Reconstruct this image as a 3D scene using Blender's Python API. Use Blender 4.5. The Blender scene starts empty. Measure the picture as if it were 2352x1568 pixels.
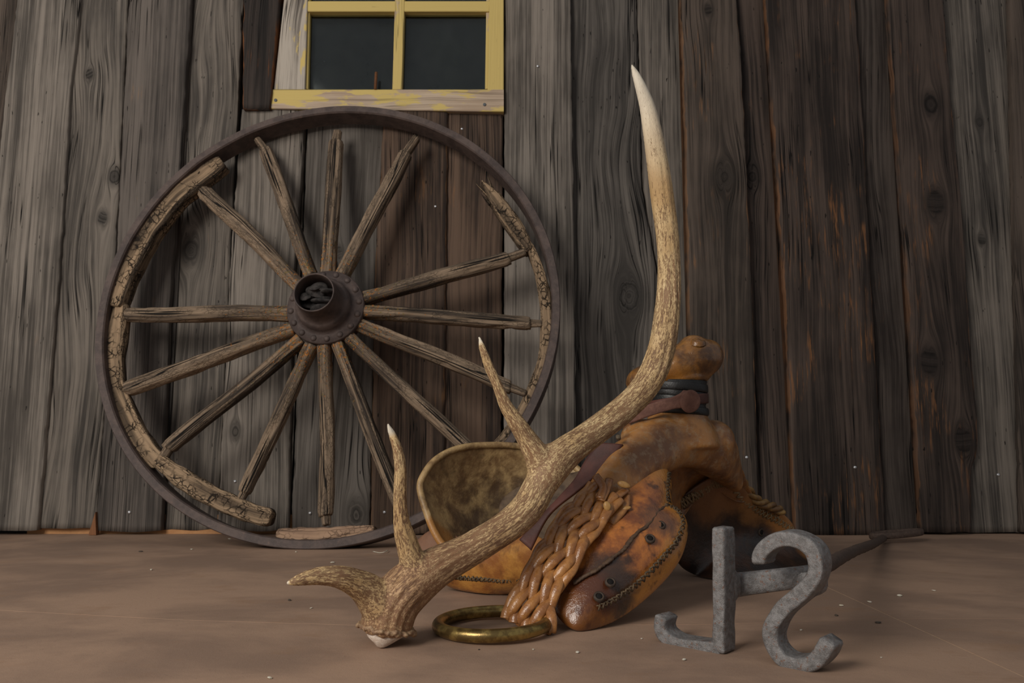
import bpy, math, random
import numpy as np
from mathutils import Vector, Matrix

random.seed(7)
SC = bpy.context.scene
COL = SC.collection

# ------------------------------------------------------------------ camera, world, light, exposure
FPX, PITCH, CAMH = 1800.0, math.radians(7.41), 0.24
cam = bpy.data.cameras.new('camera')
cam.sensor_width = 23.5
cam.lens = 23.5 * FPX / 2352.0
cam.clip_start = 0.02
cam.dof.use_dof = True
cam.dof.focus_distance = 1.12
cam.dof.aperture_fstop = 8.0
camo = bpy.data.objects.new('camera', cam)
camo.location = (0, 0, CAMH)
camo.rotation_euler = (math.pi / 2 + PITCH, 0, 0)
COL.objects.link(camo)
SC.camera = camo

w = bpy.data.worlds.new('porch_light')
SC.world = w
w.use_nodes = True
w.node_tree.nodes['Background'].inputs[0].default_value = (0.95, 0.97, 1.0, 1)
w.node_tree.nodes['Background'].inputs[1].default_value = 0.25

def area(name, loc, target, size, sizey, energy, col):
    l = bpy.data.lights.new(name, 'AREA')
    l.shape = 'RECTANGLE'
    l.size, l.size_y, l.energy, l.color = size, sizey, energy, col
    o = bpy.data.objects.new(name, l)
    o.location = loc
    o.rotation_euler = (Vector(target) - Vector(loc)).to_track_quat('-Z', 'Y').to_euler()
    COL.objects.link(o)
    return o

area('open_door_daylight', (-1.7, -0.9, 1.5), (-0.05, 1.5, 0.2), 1.25, 1.25, 66, (1.0, 0.94, 0.86))
SC.view_settings.view_transform = 'Standard'
SC.view_settings.look = 'None'
SC.view_settings.gamma = 1.0
SC.view_settings.exposure = 0.0
SC.view_settings.use_curve_mapping = False

# ------------------------------------------------------------------ helpers: geometry placement
cT, sT = math.cos(PITCH), math.sin(PITCH)

def ray(u, v):
    x, z = (u - 1176) / FPX, (784 - v) / FPX
    return np.array([x, cT - z * sT, sT + z * cT])

def P(u, v, Y):
    d = ray(u, v)
    return np.array([0, 0, CAMH]) + d * (Y / d[1])

def PF(u, v, z=0.0):
    d = ray(u, v)
    return np.array([0, 0, CAMH]) + d * ((z - CAMH) / d[2])

def PP(u, v, Q, n):
    d = ray(u, v); o = np.array([0, 0, CAMH])
    return o + d * (np.dot(np.asarray(Q) - o, n) / np.dot(d, n))

def pxm(p):   # metres per pixel at a point
    return (p[1] * cT + (p[2] - CAMH) * sT) / FPX

def nrm(v):
    v = np.asarray(v, float)
    return v / (np.linalg.norm(v, axis=-1, keepdims=True) + 1e-12)

_rng = {}
def sn(p, seed, freq, k=14):
    """smooth pseudo noise, about -1..1"""
    p = np.atleast_2d(np.asarray(p, float))
    key = (seed, k, p.shape[1])
    if key not in _rng:
        r = np.random.RandomState(seed)
        d = nrm(r.normal(size=(k, p.shape[1]))) * r.uniform(0.5, 1.6, (k, 1))
        _rng[key] = (d, r.uniform(0, 6.28, k))
    d, ph = _rng[key]
    return np.sin(p * freq @ d.T + ph).sum(1) / math.sqrt(k) * 0.9

def catmull(pts, n, closed=False):
    pts = np.asarray(pts, float)
    m = len(pts)
    if closed:
        ext = np.vstack([pts[-1], pts, pts[0], pts[1]]); segs = m
    else:
        ext = np.vstack([2 * pts[0] - pts[1], pts, 2 * pts[-1] - pts[-2]]); segs = m - 1
    t = np.linspace(0, segs, n, endpoint=not closed)
    i = np.minimum(t.astype(int), segs - 1); f = (t - i)[:, None]
    a, b, c, d = ext[i], ext[i + 1], ext[i + 2], ext[i + 3]
    return 0.5 * ((2 * b) + (c - a) * f + (2 * a - 5 * b + 4 * c - d) * f**2 + (3 * b - a - 3 * c + d) * f**3)

def even(pts, n):
    """respace a polyline to n equal steps (all columns)"""
    pts = np.asarray(pts, float)
    s = np.r_[0, np.cumsum(np.linalg.norm(np.diff(pts[:, :3], axis=0), axis=1))]
    q = np.linspace(0, s[-1], n)
    return np.stack([np.interp(q, s, pts[:, k]) for k in range(pts.shape[1])], 1)

# ------------------------------------------------------------------ helpers: objects
def link(name, V, F, mat, parent=None, smooth=True, gc=None, ed=None):
    me = bpy.data.meshes.new(name)
    me.from_pydata([tuple(v) for v in np.asarray(V, float)], [], F)
    if gc is not None:
        a = me.attributes.new('gc', 'FLOAT_VECTOR', 'POINT')
        a.data.foreach_set('vector', np.asarray(gc, np.float32).ravel())
    if ed is not None:
        a = me.attributes.new('ed', 'FLOAT', 'POINT')
        a.data.foreach_set('value', np.asarray(ed, np.float32).ravel())
    me.polygons.foreach_set('use_smooth', [smooth] * len(me.polygons))
    if mat: me.materials.append(mat)
    me.update()
    o = bpy.data.objects.new(name, me)
    COL.objects.link(o)
    if parent is not None: put(o, parent)
    return o

def put(o, parent):
    """parent without moving: every empty and part is built in world space"""
    o.parent = parent
    o.matrix_parent_inverse = PW[parent.name].inverted() if parent.name in PW else Matrix.Identity(4)

PW = {}
def thing(name, loc, label=None, cat=None, group=None, kind=None):
    o = bpy.data.objects.new(name, None)
    o.empty_display_size = 0.05
    o.location = loc
    COL.objects.link(o)
    PW[o.name] = Matrix.Translation(Vector(loc))
    tag(o, label, cat, group, kind)
    return o

def tag(o, label=None, cat=None, group=None, kind=None):
    if label: o['label'] = label
    if cat: o['category'] = cat
    if group: o['group'] = group
    if kind: o['kind'] = kind
    return o

class Bag:
    def __init__(s): s.V, s.F, s.G, s.E, s.n = [], [], [], [], 0
    def add(s, V, F, G=None, E=None):
        s.V.append(np.asarray(V, float)); s.F += [tuple(i + s.n for i in f) for f in F]
        s.G.append(G if G is not None else np.asarray(V, float)); s.E.append(E if E is not None else np.zeros(len(V)))
        s.n += len(V); return s
    def out(s, name, mat, parent=None, smooth=True):
        return link(name, np.vstack(s.V), s.F, mat, parent, smooth, np.vstack(s.G), np.concatenate(s.E))

def sweep(path, rad, seg=16, up=None, exp=2.0, disp=None, caps=True, closed=False, twist=0.0):
    path = np.asarray(path, float); n = len(path)
    rad = np.asarray(rad, float)
    if rad.ndim == 0: rad = np.full((n, 2), float(rad))
    if rad.ndim == 1: rad = np.stack([rad, rad], 1) if len(rad) == n else np.tile(rad, (n, 1))
    if closed: T = nrm(np.roll(path, -1, 0) - np.roll(path, 1, 0))
    else: T = nrm(np.gradient(path, axis=0))
    if up is not None:
        U = np.tile(np.asarray(up, float), (n, 1)) if np.ndim(up) == 1 else np.asarray(up, float)
        S = nrm(np.cross(T, U)); U = nrm(np.cross(S, T))
    else:
        u0 = np.array([0, 0, 1.0]) if abs(T[0][2]) < 0.9 else np.array([0, 1.0, 0])
        s = nrm(np.cross(T[0], u0)); S = [s]
        for i in range(1, n):
            s = s - T[i] * np.dot(s, T[i]); s = s / (np.linalg.norm(s) + 1e-12); S.append(s)
        S = np.array(S); U = np.cross(S, T)
    th = np.linspace(0, 2 * np.pi, seg, endpoint=False) - np.pi / 2
    cx = np.sign(np.cos(th)) * np.abs(np.cos(th)) ** (2 / exp); cy = np.sign(np.sin(th)) * np.abs(np.sin(th)) ** (2 / exp)
    L = np.r_[0, np.cumsum(np.linalg.norm(np.diff(path, axis=0), axis=1))]
    tw = twist * L
    CX = cx[None] * np.cos(tw)[:, None] - cy[None] * np.sin(tw)[:, None]
    CY = cx[None] * np.sin(tw)[:, None] + cy[None] * np.cos(tw)[:, None]
    A, B = rad[:, 0:1] * CX, rad[:, 1:2] * CY
    if disp is not None:
        pts = np.stack([np.cos(th)[None] * 0.02 + 0 * L[:, None], np.sin(th)[None] * 0.02 + 0 * L[:, None], L[:, None] + 0 * th[None]], -1).reshape(-1, 3)
        d = disp(pts, np.tile(th, n), np.repeat(L, seg)).reshape(n, seg)
        k = 1 + d / (rad.mean(1, keepdims=True) + 1e-6); A = A * k; B = B * k
    V = path[:, None] + A[..., None] * S[:, None] + B[..., None] * U[:, None]
    V = V.reshape(-1, 3)
    m = n if closed else n - 1
    F = [(i * seg + j, i * seg + (j + 1) % seg, ((i + 1) % n) * seg + (j + 1) % seg, ((i + 1) % n) * seg + j) for i in range(m) for j in range(seg)]
    rm = rad.mean()
    G = np.stack([np.tile(th * rm, n), np.repeat(L, seg), np.repeat(L, seg)], 1)
    E = np.repeat(L / L[-1], seg)
    if caps and not closed:
        V = np.vstack([V, path[0], path[-1]]); q = len(V)
        F += [(q - 2, (j + 1) % seg, j) for j in range(seg)] + [(q - 1, (n - 1) * seg + j, (n - 1) * seg + (j + 1) % seg) for j in range(seg)]
        G = np.vstack([G, [0, 0, 0], [0, L[-1], L[-1]]]); E = np.r_[E, 0, 1]
    return V, F, G, E

def revolve(prof, C, ax, seg=48, closed=False):
    ax = nrm(ax); a = nrm(np.cross([0.1, 0.2, 1], ax)); b = np.cross(ax, a)
    th = np.linspace(0, 2 * np.pi, seg, endpoint=False)
    V, G = [], []
    for r, h in prof:
        V.append(C + ax * h + r * (np.cos(th)[:, None] * a + np.sin(th)[:, None] * b)); G.append(np.stack([th * r, 0 * th + h, 0 * th + h], 1))
    m = len(prof); F = []
    for i in range(m if closed else m - 1):
        k = (i + 1) % m
        F += [(i * seg + j, i * seg + (j + 1) % seg, k * seg + (j + 1) % seg, k * seg + j) for j in range(seg)]
    return np.vstack(V), F, np.vstack(G), np.zeros(m * seg)

def blob(c, r, rot=None, seg=14, rings=9, noise=0.0, seed=1):
    V, F = [], []
    for i in range(rings + 1):
        ph = math.pi * i / rings
        for j in range(seg):
            t = 2 * math.pi * j / seg
            V.append((math.sin(ph) * math.cos(t), math.sin(ph) * math.sin(t), math.cos(ph)))
    V = np.array(V)
    if noise: V = V * (1 + noise * sn(V + seed * 3.1, seed, 2.2))[:, None]
    V = V * np.asarray(r)
    if rot is not None: V = V @ np.asarray(rot).T
    F = [(i * seg + j, (i + 1) * seg + j, (i + 1) * seg + (j + 1) % seg, i * seg + (j + 1) % seg) for i in range(rings) for j in range(seg)]
    return V + np.asarray(c), F

def rotm(axis, deg):
    return np.array(Matrix.Rotation(math.radians(deg), 3, axis))

def box(lo, hi):
    x0, y0, z0 = lo; x1, y1, z1 = hi
    V = [(x0,y0,z0),(x1,y0,z0),(x1,y1,z0),(x0,y1,z0),(x0,y0,z1),(x1,y0,z1),(x1,y1,z1),(x0,y1,z1)]
    F = [(0,3,2,1),(4,5,6,7),(0,1,5,4),(1,2,6,5),(2,3,7,6),(3,0,4,7)]
    return np.array(V, float), F

def remesh(V, F, voxel, smooth=4, fac=0.5):
    me = bpy.data.meshes.new('tmp'); me.from_pydata([tuple(v) for v in V], [], F)
    o = bpy.data.objects.new('tmp', me); COL.objects.link(o)
    m = o.modifiers.new('r', 'REMESH'); m.mode = 'VOXEL'; m.voxel_size = voxel
    if smooth:
        s = o.modifiers.new('s', 'SMOOTH'); s.factor = fac; s.iterations = smooth
    dg = bpy.context.evaluated_depsgraph_get(); dg.update()
    e = bpy.data.meshes.new_from_object(o.evaluated_get(dg))
    n = len(e.vertices); co = np.empty(n * 3, np.float32); e.vertices.foreach_get('co', co)
    no = np.empty(n * 3, np.float32); e.vertices.foreach_get('normal', no)
    F2 = [tuple(p.vertices) for p in e.polygons]
    bpy.data.objects.remove(o); bpy.data.meshes.remove(me); bpy.data.meshes.remove(e)
    return co.reshape(-1, 3).astype(float), F2, no.reshape(-1, 3).astype(float)

# ------------------------------------------------------------------ helpers: material expressions
class E:
    """tiny expression wrapper around shader sockets"""
    def __init__(s, t, k): s.t, s.k = t, k
    def _m(s, op, *a):
        n = s.t.nodes.new('ShaderNodeMath'); n.operation = op
        for i, x in enumerate((s,) + a):
            if isinstance(x, E): s.t.links.new(x.k, n.inputs[i])
            else: n.inputs[i].default_value = x
        return E(s.t, n.outputs[0])
    def __add__(s, o): return s._m('ADD', o)
    def __radd__(s, o): return s._m('ADD', o)
    def __sub__(s, o): return s._m('SUBTRACT', o)
    def __rsub__(s, o): return s._m('MULTIPLY', -1.0)._m('ADD', o)
    def __mul__(s, o): return s._m('MULTIPLY', o)
    def __rmul__(s, o): return s._m('MULTIPLY', o)
    def __truediv__(s, o): return s._m('DIVIDE', o)
    def abs(s): return s._m('ABSOLUTE')
    def sqrt(s): return s._m('SQRT')
    def max(s, o): return s._m('MAXIMUM', o)
    def min(s, o): return s._m('MINIMUM', o)
    def sm(s, a, b):
        n = s.t.nodes.new('ShaderNodeMapRange'); n.interpolation_type = 'SMOOTHSTEP'
        s.t.links.new(s.k, n.inputs[0]); n.inputs[1].default_value = a; n.inputs[2].default_value = b
        return E(s.t, n.outputs[0])

class Mat:
    def __init__(s, name):
        s.m = bpy.data.materials.new(name); s.m.use_nodes = True; s.t = s.m.node_tree
        s.b = s.t.nodes['Principled BSDF']
    def attr(s, name):
        n = s.t.nodes.new('ShaderNodeAttribute'); n.attribute_name = name; return n
    def gc(s):
        n = s.attr('gc'); q = s.t.nodes.new('ShaderNodeSeparateXYZ'); s.t.links.new(n.outputs['Vector'], q.inputs[0])
        return [E(s.t, q.outputs[i]) for i in range(3)]
    def pos(s):
        n = s.t.nodes.new('ShaderNodeNewGeometry'); q = s.t.nodes.new('ShaderNodeSeparateXYZ'); s.t.links.new(n.outputs['Position'], q.inputs[0])
        return [E(s.t, q.outputs[i]) for i in range(3)]
    def ed(s): return E(s.t, s.attr('ed').outputs['Fac'])
    def vec(s, *c):
        n = s.t.nodes.new('ShaderNodeCombineXYZ')
        for i, x in enumerate(c):
            if isinstance(x, E): s.t.links.new(x.k, n.inputs[i])
            else: n.inputs[i].default_value = x
        return n.outputs[0]
    def noise(s, x, y, z, detail=2.0, rough=0.5, dist=0.0):
        n = s.t.nodes.new('ShaderNodeTexNoise'); n.inputs['Scale'].default_value = 1.0
        n.inputs['Detail'].default_value = detail; n.inputs['Roughness'].default_value = rough; n.inputs['Distortion'].default_value = dist
        s.t.links.new(s.vec(x, y, z), n.inputs['Vector']); return E(s.t, n.outputs['Fac'])
    def voro(s, x, y, z, feature='F1'):
        n = s.t.nodes.new('ShaderNodeTexVoronoi'); n.feature = feature; n.inputs['Scale'].default_value = 1.0
        s.t.links.new(s.vec(x, y, z), n.inputs['Vector']); return E(s.t, n.outputs['Distance'])
    def mix(s, f, a, b):
        n = s.t.nodes.new('ShaderNodeMix'); n.data_type = 'RGBA'
        s.t.links.new(f.k, n.inputs[0]) if isinstance(f, E) else setattr(n.inputs[0], 'default_value', f)
        for i, x in ((6, a), (7, b)):
            if isinstance(x, tuple): n.inputs[i].default_value = (*x, 1)
            else: s.t.links.new(x, n.inputs[i])
        return n.outputs[2]
    def done(s, col, rough=0.8, h=None, hd=0.001, spec=0.3, metal=0.0, coat=0.0, hs=1.0):
        b = s.b
        if isinstance(col, tuple): b.inputs['Base Color'].default_value = (*col, 1)
        else: s.t.links.new(col, b.inputs['Base Color'])
        if isinstance(rough, E): s.t.links.new(rough.k, b.inputs['Roughness'])
        else: b.inputs['Roughness'].default_value = rough
        b.inputs['Specular IOR Level'].default_value = spec
        if isinstance(metal, E): s.t.links.new(metal.k, b.inputs['Metallic'])
        else: b.inputs['Metallic'].default_value = metal
        b.inputs['Coat Weight'].default_value = coat; b.inputs['Coat Roughness'].default_value = 0.22
        if h is not None:
            n = s.t.nodes.new('ShaderNodeBump'); n.inputs['Strength'].default_value = hs; n.inputs['Distance'].default_value = hd
            s.t.links.new(h.k, n.inputs['Height']); s.t.links.new(n.outputs[0], b.inputs['Normal'])
            s.t.links.new(n.outputs[0], b.inputs['Coat Normal'])
        return s.m

def wood(name, light, dark, accent, seed, knots=(), warp=0.02, acc=0.3, crack=1.0, contrast=1.0, lichen=False, edge=0.0, scale=1.0, check=0.0, paint=None, nicks=1.0):
    M = Mat(name); X, Yd, Z = M.gc(); sd = seed * 7.31
    s = X + (M.noise(X * 5.0, sd, Z * 1.6, 2.0) - 0.5) * (warp * 2)
    km = None
    for kx, kz, R in knots:
        dx = X - kx; dz = (Z - kz) * 0.42
        r2 = dx * dx + dz * dz
        s = s - dx * (R * R) / (r2 + R * R * 0.25)
        r = (dx * dx + (Z - kz) * (Z - kz) * 0.5).sqrt() + (M.noise(X * 60.0, sd, Z * 60.0) - 0.5) * (R * 0.35)
        inside = 1.0 - r.sm(R * 0.72, R * 1.0)
        ring = M.noise(r * 240.0, sd, 0.5, 1.0)
        km = (inside, ring, r.sm(R * 0.8, R * 1.9)) if km is None else (km[0].max(inside), km[1], km[2].min(r.sm(R * 0.8, R * 1.9)))
    fine = M.noise(s * (420.0 * scale), sd, Z * 7.0, 3.0, 0.6)
    mid = M.noise(s * (120.0 * scale), sd + 3, Z * 1.7, 3.0, 0.55)
    wide = M.noise(s * 26.0, sd + 5, Z * 0.9, 3.0, 0.6)
    blot = M.noise(X * 7.0, sd + 8, Z * 3.0, 4.0, 0.6)
    v = mid * 0.42 + fine * 0.30 + wide * 0.42 + blot * 0.35
    f = v.sm(0.745 - 0.145 / contrast, 0.745 + 0.145 / contrast)
    cn = (M.noise(s * (75.0 * scale), sd + 11, Z * 1.1, 2.0, 0.5) - 0.5).abs()
    cr = (1.0 - cn.sm(0.004, 0.02)) * M.noise(s * 14.0, sd + 13, Z * 2.2, 2.0).sm(0.52, 0.6) * crack
    nk = M.noise(X * 170.0, sd + 17, Z * 34.0, 1.0).sm(0.76, 0.80) * nicks
    col = M.mix(f, tuple(c for c in dark), tuple(c for c in light))
    if acc > 0:
        am = M.noise(X * 130.0, sd + 21, Z * 9.0, 3.0, 0.7).sm(0.52, 0.68) * M.noise(X * 9.0, sd + 23, Z * 5.0, 3.0, 0.6).sm(0.66 - 0.22 * acc, 0.80 - 0.2 * acc)
        if edge: am = am.max((1.0 - (Yd + (M.noise(X * 30.0, sd, Z * 14.0, 3.0) - 0.5) * 0.016).sm(0.0006, 0.0035)) * M.noise(X * 8.0, sd + 29, Z * 7.0, 2.0).sm(0.40, 0.56) * edge)
        col = M.mix(am * 0.8, col, accent)
    if paint:
        pc, pa = paint
        pm = (M.noise(s * 40.0, sd + 31, Z * 9.0, 5.0, 0.65) * 0.6 + M.noise(X * 12.0, sd + 33, Z * 4.0, 3.0) * 0.4).sm(0.60 - pa * 0.25, 0.64 - pa * 0.25)
        col = M.mix(pm, col, pc)
    if check:
        cw = M.noise(X * 60.0, sd + 41, Z * 60.0, 2.0) * 0.012
        ck = M.voro(X * 190.0 + cw * 120.0, sd, (Z + cw * 2.0) * 75.0, 'DISTANCE_TO_EDGE')
        cr = cr.max((1.0 - ck.sm(0.01, 0.12)) * M.noise(X * 60.0, sd + 43, Z * 30.0, 3.0).sm(0.40, 0.60) * check)
    col = M.mix(cr.min(1.0), col, tuple(c * 0.18 for c in dark))
    col = M.mix(nk, col, tuple(c * 0.3 for c in dark))
    h = mid * 0.8 + fine * 0.5 - cr * 1.3 - nk * 1.0 + wide * 0.5
    if lichen:
        px = M.pos()
        near = 1.0 - Yd.sm(0.0, 0.34)
        ln = M.noise(px[0] * 150.0, px[1] * 150.0, px[2] * 150.0, 3.0, 0.65)
        lm = (ln + near * near * 0.17).sm(0.735, 0.775)
        ly = M.noise(px[0] * 90.0, px[1] * 90.0 + 3.0, px[2] * 90.0, 3.0, 0.65)
        lm2 = (ly + near * near * 0.13).sm(0.69, 0.75)
        col = M.mix(lm2 * 0.55, col, (0.16, 0.12, 0.035))
        col = M.mix(lm * 0.85, col, (0.40, 0.15, 0.03))
        h = h + lm * 0.3
    if km:
        kc = M.mix(km[1].sm(0.3, 0.7), tuple(c * 0.4 for c in dark), tuple(c * 1.5 for c in dark))
        col = M.mix((1.0 - km[2]) * 0.6, col, tuple(c * 0.9 for c in dark))
        col = M.mix(km[0] * 0.85, col, kc)
    return M.done(col, 0.82, h, 0.0016, 0.22, hs=0.9)

def leather(name, a, b, c, seed=1, scale=1.0, rough=0.33, coat=0.25, edgecol=None, dust=0.0, wear=0.5, spots=0.0, bump=1.0, fade=None):
    M = Mat(name); x, y, z = M.pos(); k = scale; sd = seed * 3.7
    n1 = M.noise(x * 16 * k + sd, y * 16 * k, z * 16 * k, 5.0, 0.6, 0.4)
    n2 = M.noise(x * 45 * k + sd, y * 45 * k + 2, z * 45 * k, 4.0, 0.6)
    n3 = M.noise(x * 260 + sd, y * 260, z * 260, 3.0, 0.6)
    n4 = M.noise(x * 900, y * 900, z * 900 + sd, 2.0, 0.5)
    col = M.mix((n1 * 0.7 + n2 * 0.3).sm(0.40, 0.60), b, a)
    col = M.mix((n2 * 0.6 + n3 * 0.25 + n1 * 0.3).sm(0.66, 0.78) * wear, col, c)
    if edgecol:
        ed = M.ed()
        col = M.mix((ed + (n1 - 0.5) * 0.5).sm(0.62, 0.88) * edgecol[1], col, edgecol[0])
    if spots:
        sp = (M.noise(x * 30 + 7 + sd, y * 30, z * 30, 3.0, 0.6)).sm(0.57, 0.68)
        col = M.mix(sp * spots, col, tuple(q * 0.18 for q in b))
    if fade:   # stains and amber areas of the hide, also painted shade and gloss: (axis point, radius, colour, amount)
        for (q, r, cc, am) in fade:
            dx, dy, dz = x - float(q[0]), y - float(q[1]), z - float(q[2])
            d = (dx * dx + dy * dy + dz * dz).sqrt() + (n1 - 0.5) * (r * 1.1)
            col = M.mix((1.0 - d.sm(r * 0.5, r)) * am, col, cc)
    if dust:
        du = (M.noise(x * 60 + 5, y * 60, z * 60 + sd, 5.0, 0.75)).sm(0.48, 0.66)
        col = M.mix(du * dust, col, (0.40, 0.30, 0.19))
    r = n2 * 0.35 + (rough - 0.15) + n3 * 0.1
    return M.done(col, r, n3 * 0.5 + n4 * 0.25 + n2 * 1.4, 0.0011 * bump, 0.45, coat=coat, hs=0.8)

def plain(name, a, b, scale=60, rough=0.7, metal=0.0, hd=0.0005, rust=None, spec=0.4, coat=0.0):
    M = Mat(name); x, y, z = M.pos(); s = scale
    n1 = M.noise(x * s, y * s, z * s, 5.0, 0.6); n2 = M.noise(x * s * 7, y * s * 7, z * s * 7, 3.0, 0.6)
    col = M.mix((n1 * 0.7 + n2 * 0.3).sm(0.36, 0.64), a, b)
    if rust: col = M.mix(M.noise(x * s * 1.4 + 9, y * s * 1.4, z * s * 1.4, 5.0, 0.7).sm(0.56, 0.66) * rust[1], col, rust[0])
    return M.done(col, n1 * 0.25 + (rough - 0.12), n1 * 1.2 + n2 * 0.7, hd, spec, metal=metal, coat=coat)

# ------------------------------------------------------------------ setting: floor
def floor_material():
    M = Mat('hardboard_floor'); x, y, z = M.pos()
    n1 = M.noise(x * 3.2, y * 4.5, 1.0, 5.0, 0.6, 0.3); n2 = M.noise(x * 9, y * 14, 3.0, 5.0, 0.65)
    n3 = M.noise(x * 700, y * 700, 0.0, 3.0, 0.7); n4 = M.noise(x * 60 + n1 * 3.0, y * 260, 5.0, 4.0, 0.7)
    n5 = M.noise(x * 140, y * 140, 7.0, 3.0, 0.7)
    col = M.mix(n1.sm(0.38, 0.64), (0.245, 0.158, 0.114), (0.385, 0.248, 0.172))
    col = M.mix(n2.sm(0.54, 0.72) * 0.45, col, (0.27, 0.148, 0.080))
    col = M.mix((n4 * 0.6 + n2 * 0.4).sm(0.56, 0.72) * 0.35, col, (0.17, 0.120, 0.092))
    col = M.mix(n5.sm(0.66, 0.72) * 0.5, col, (0.08, 0.055, 0.04))
    col = M.mix(n3.sm(0.30, 0.70) * 0.30, col, (0.36, 0.27, 0.20))
    return M.done(col, n2 * 0.3 + 0.45, n3 * 0.5 + n4 * 0.3 + n5 * 0.6, 0.0005, 0.25)
MF = floor_material()
fl = thing('floor', (0, 1.0, 0), kind='structure')
V, F = box((-3.2, -2.6, -0.06), (3.2, 2.30, -0.02))
link('subfloor', V, F, plain('subfloor_wood', (0.05, 0.035, 0.025), (0.09, 0.06, 0.04)), fl, False)
seamY = [(-3.2, 1.30), (-0.77, 1.184), (-0.45, 1.115), (-0.196, 1.083), (0.25, 1.088), (0.531, 1.122)]
def panel(poly):
    n = len(poly); V = [(x, y, 0) for x, y in poly] + [(x, y, -0.019) for x, y in poly]
    F = [tuple(range(n)), tuple(range(2 * n - 1, n - 1, -1))] + [(i, i + n, (i + 1) % n + n, (i + 1) % n) for i in range(n)]
    return link('floor_panel', V, F, MF, fl, False)
g = 0.0009
MS = plain('lit_raw_edge', (0.42, 0.29, 0.18), (0.52, 0.38, 0.25), 120, 0.8)  # light tan paints the raw panel edges as if they caught light
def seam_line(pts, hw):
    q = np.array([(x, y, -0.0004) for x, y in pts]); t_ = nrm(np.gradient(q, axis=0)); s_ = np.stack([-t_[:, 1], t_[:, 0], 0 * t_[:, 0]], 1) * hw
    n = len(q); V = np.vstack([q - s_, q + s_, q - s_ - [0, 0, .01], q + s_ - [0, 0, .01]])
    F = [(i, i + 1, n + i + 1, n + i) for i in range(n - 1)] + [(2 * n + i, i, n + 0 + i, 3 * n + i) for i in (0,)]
    link('lit_seam_strip', V, F, MS, fl, False)  # strip added in the gap to show a lit edge
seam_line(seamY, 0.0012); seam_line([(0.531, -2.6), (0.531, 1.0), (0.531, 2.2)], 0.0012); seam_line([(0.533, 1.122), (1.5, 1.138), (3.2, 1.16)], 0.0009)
panel([(-3.2, -2.6), (0.531 - g, -2.6), (0.531 - g, seamY[-1][1] - g)] + [(x, y - g) for x, y in seamY[-2::-1]])
panel([(x, y + g) for x, y in seamY[:-1]] + [(0.531 - g, seamY[-1][1] + g), (0.531 - g, 2.28), (-3.2, 2.28)])
panel([(0.531 + g, -2.6), (3.2, -2.6), (3.2, 1.16 - g), (0.531 + g, 1.122 - g)])
panel([(0.531 + g, 1.122 + g), (3.2, 1.16 + g), (3.2, 2.28), (0.531 + g, 2.28)])

# ------------------------------------------------------------------ setting: back wall of planks
WY = 2.115                                    # front face of the proud boards
wall = thing('wall_back', (0, WY + 0.05, 0), kind='structure')
V, F = box((-3.1, WY + 0.062, -0.02), (3.1, WY + 0.09, 1.9))
link('backing_board', V, F, plain('tar_paper', (0.006, 0.006, 0.006), (0.012, 0.011, 0.01)), wall, False)
V, F = box((-1.30, WY + 0.034, 0.0), (0.05, WY + 0.061, 0.05))
link('sill_strip', V, F, plain('fresh_pine', (0.42, 0.20, 0.08), (0.50, 0.26, 0.11), 20), wall, False)

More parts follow.
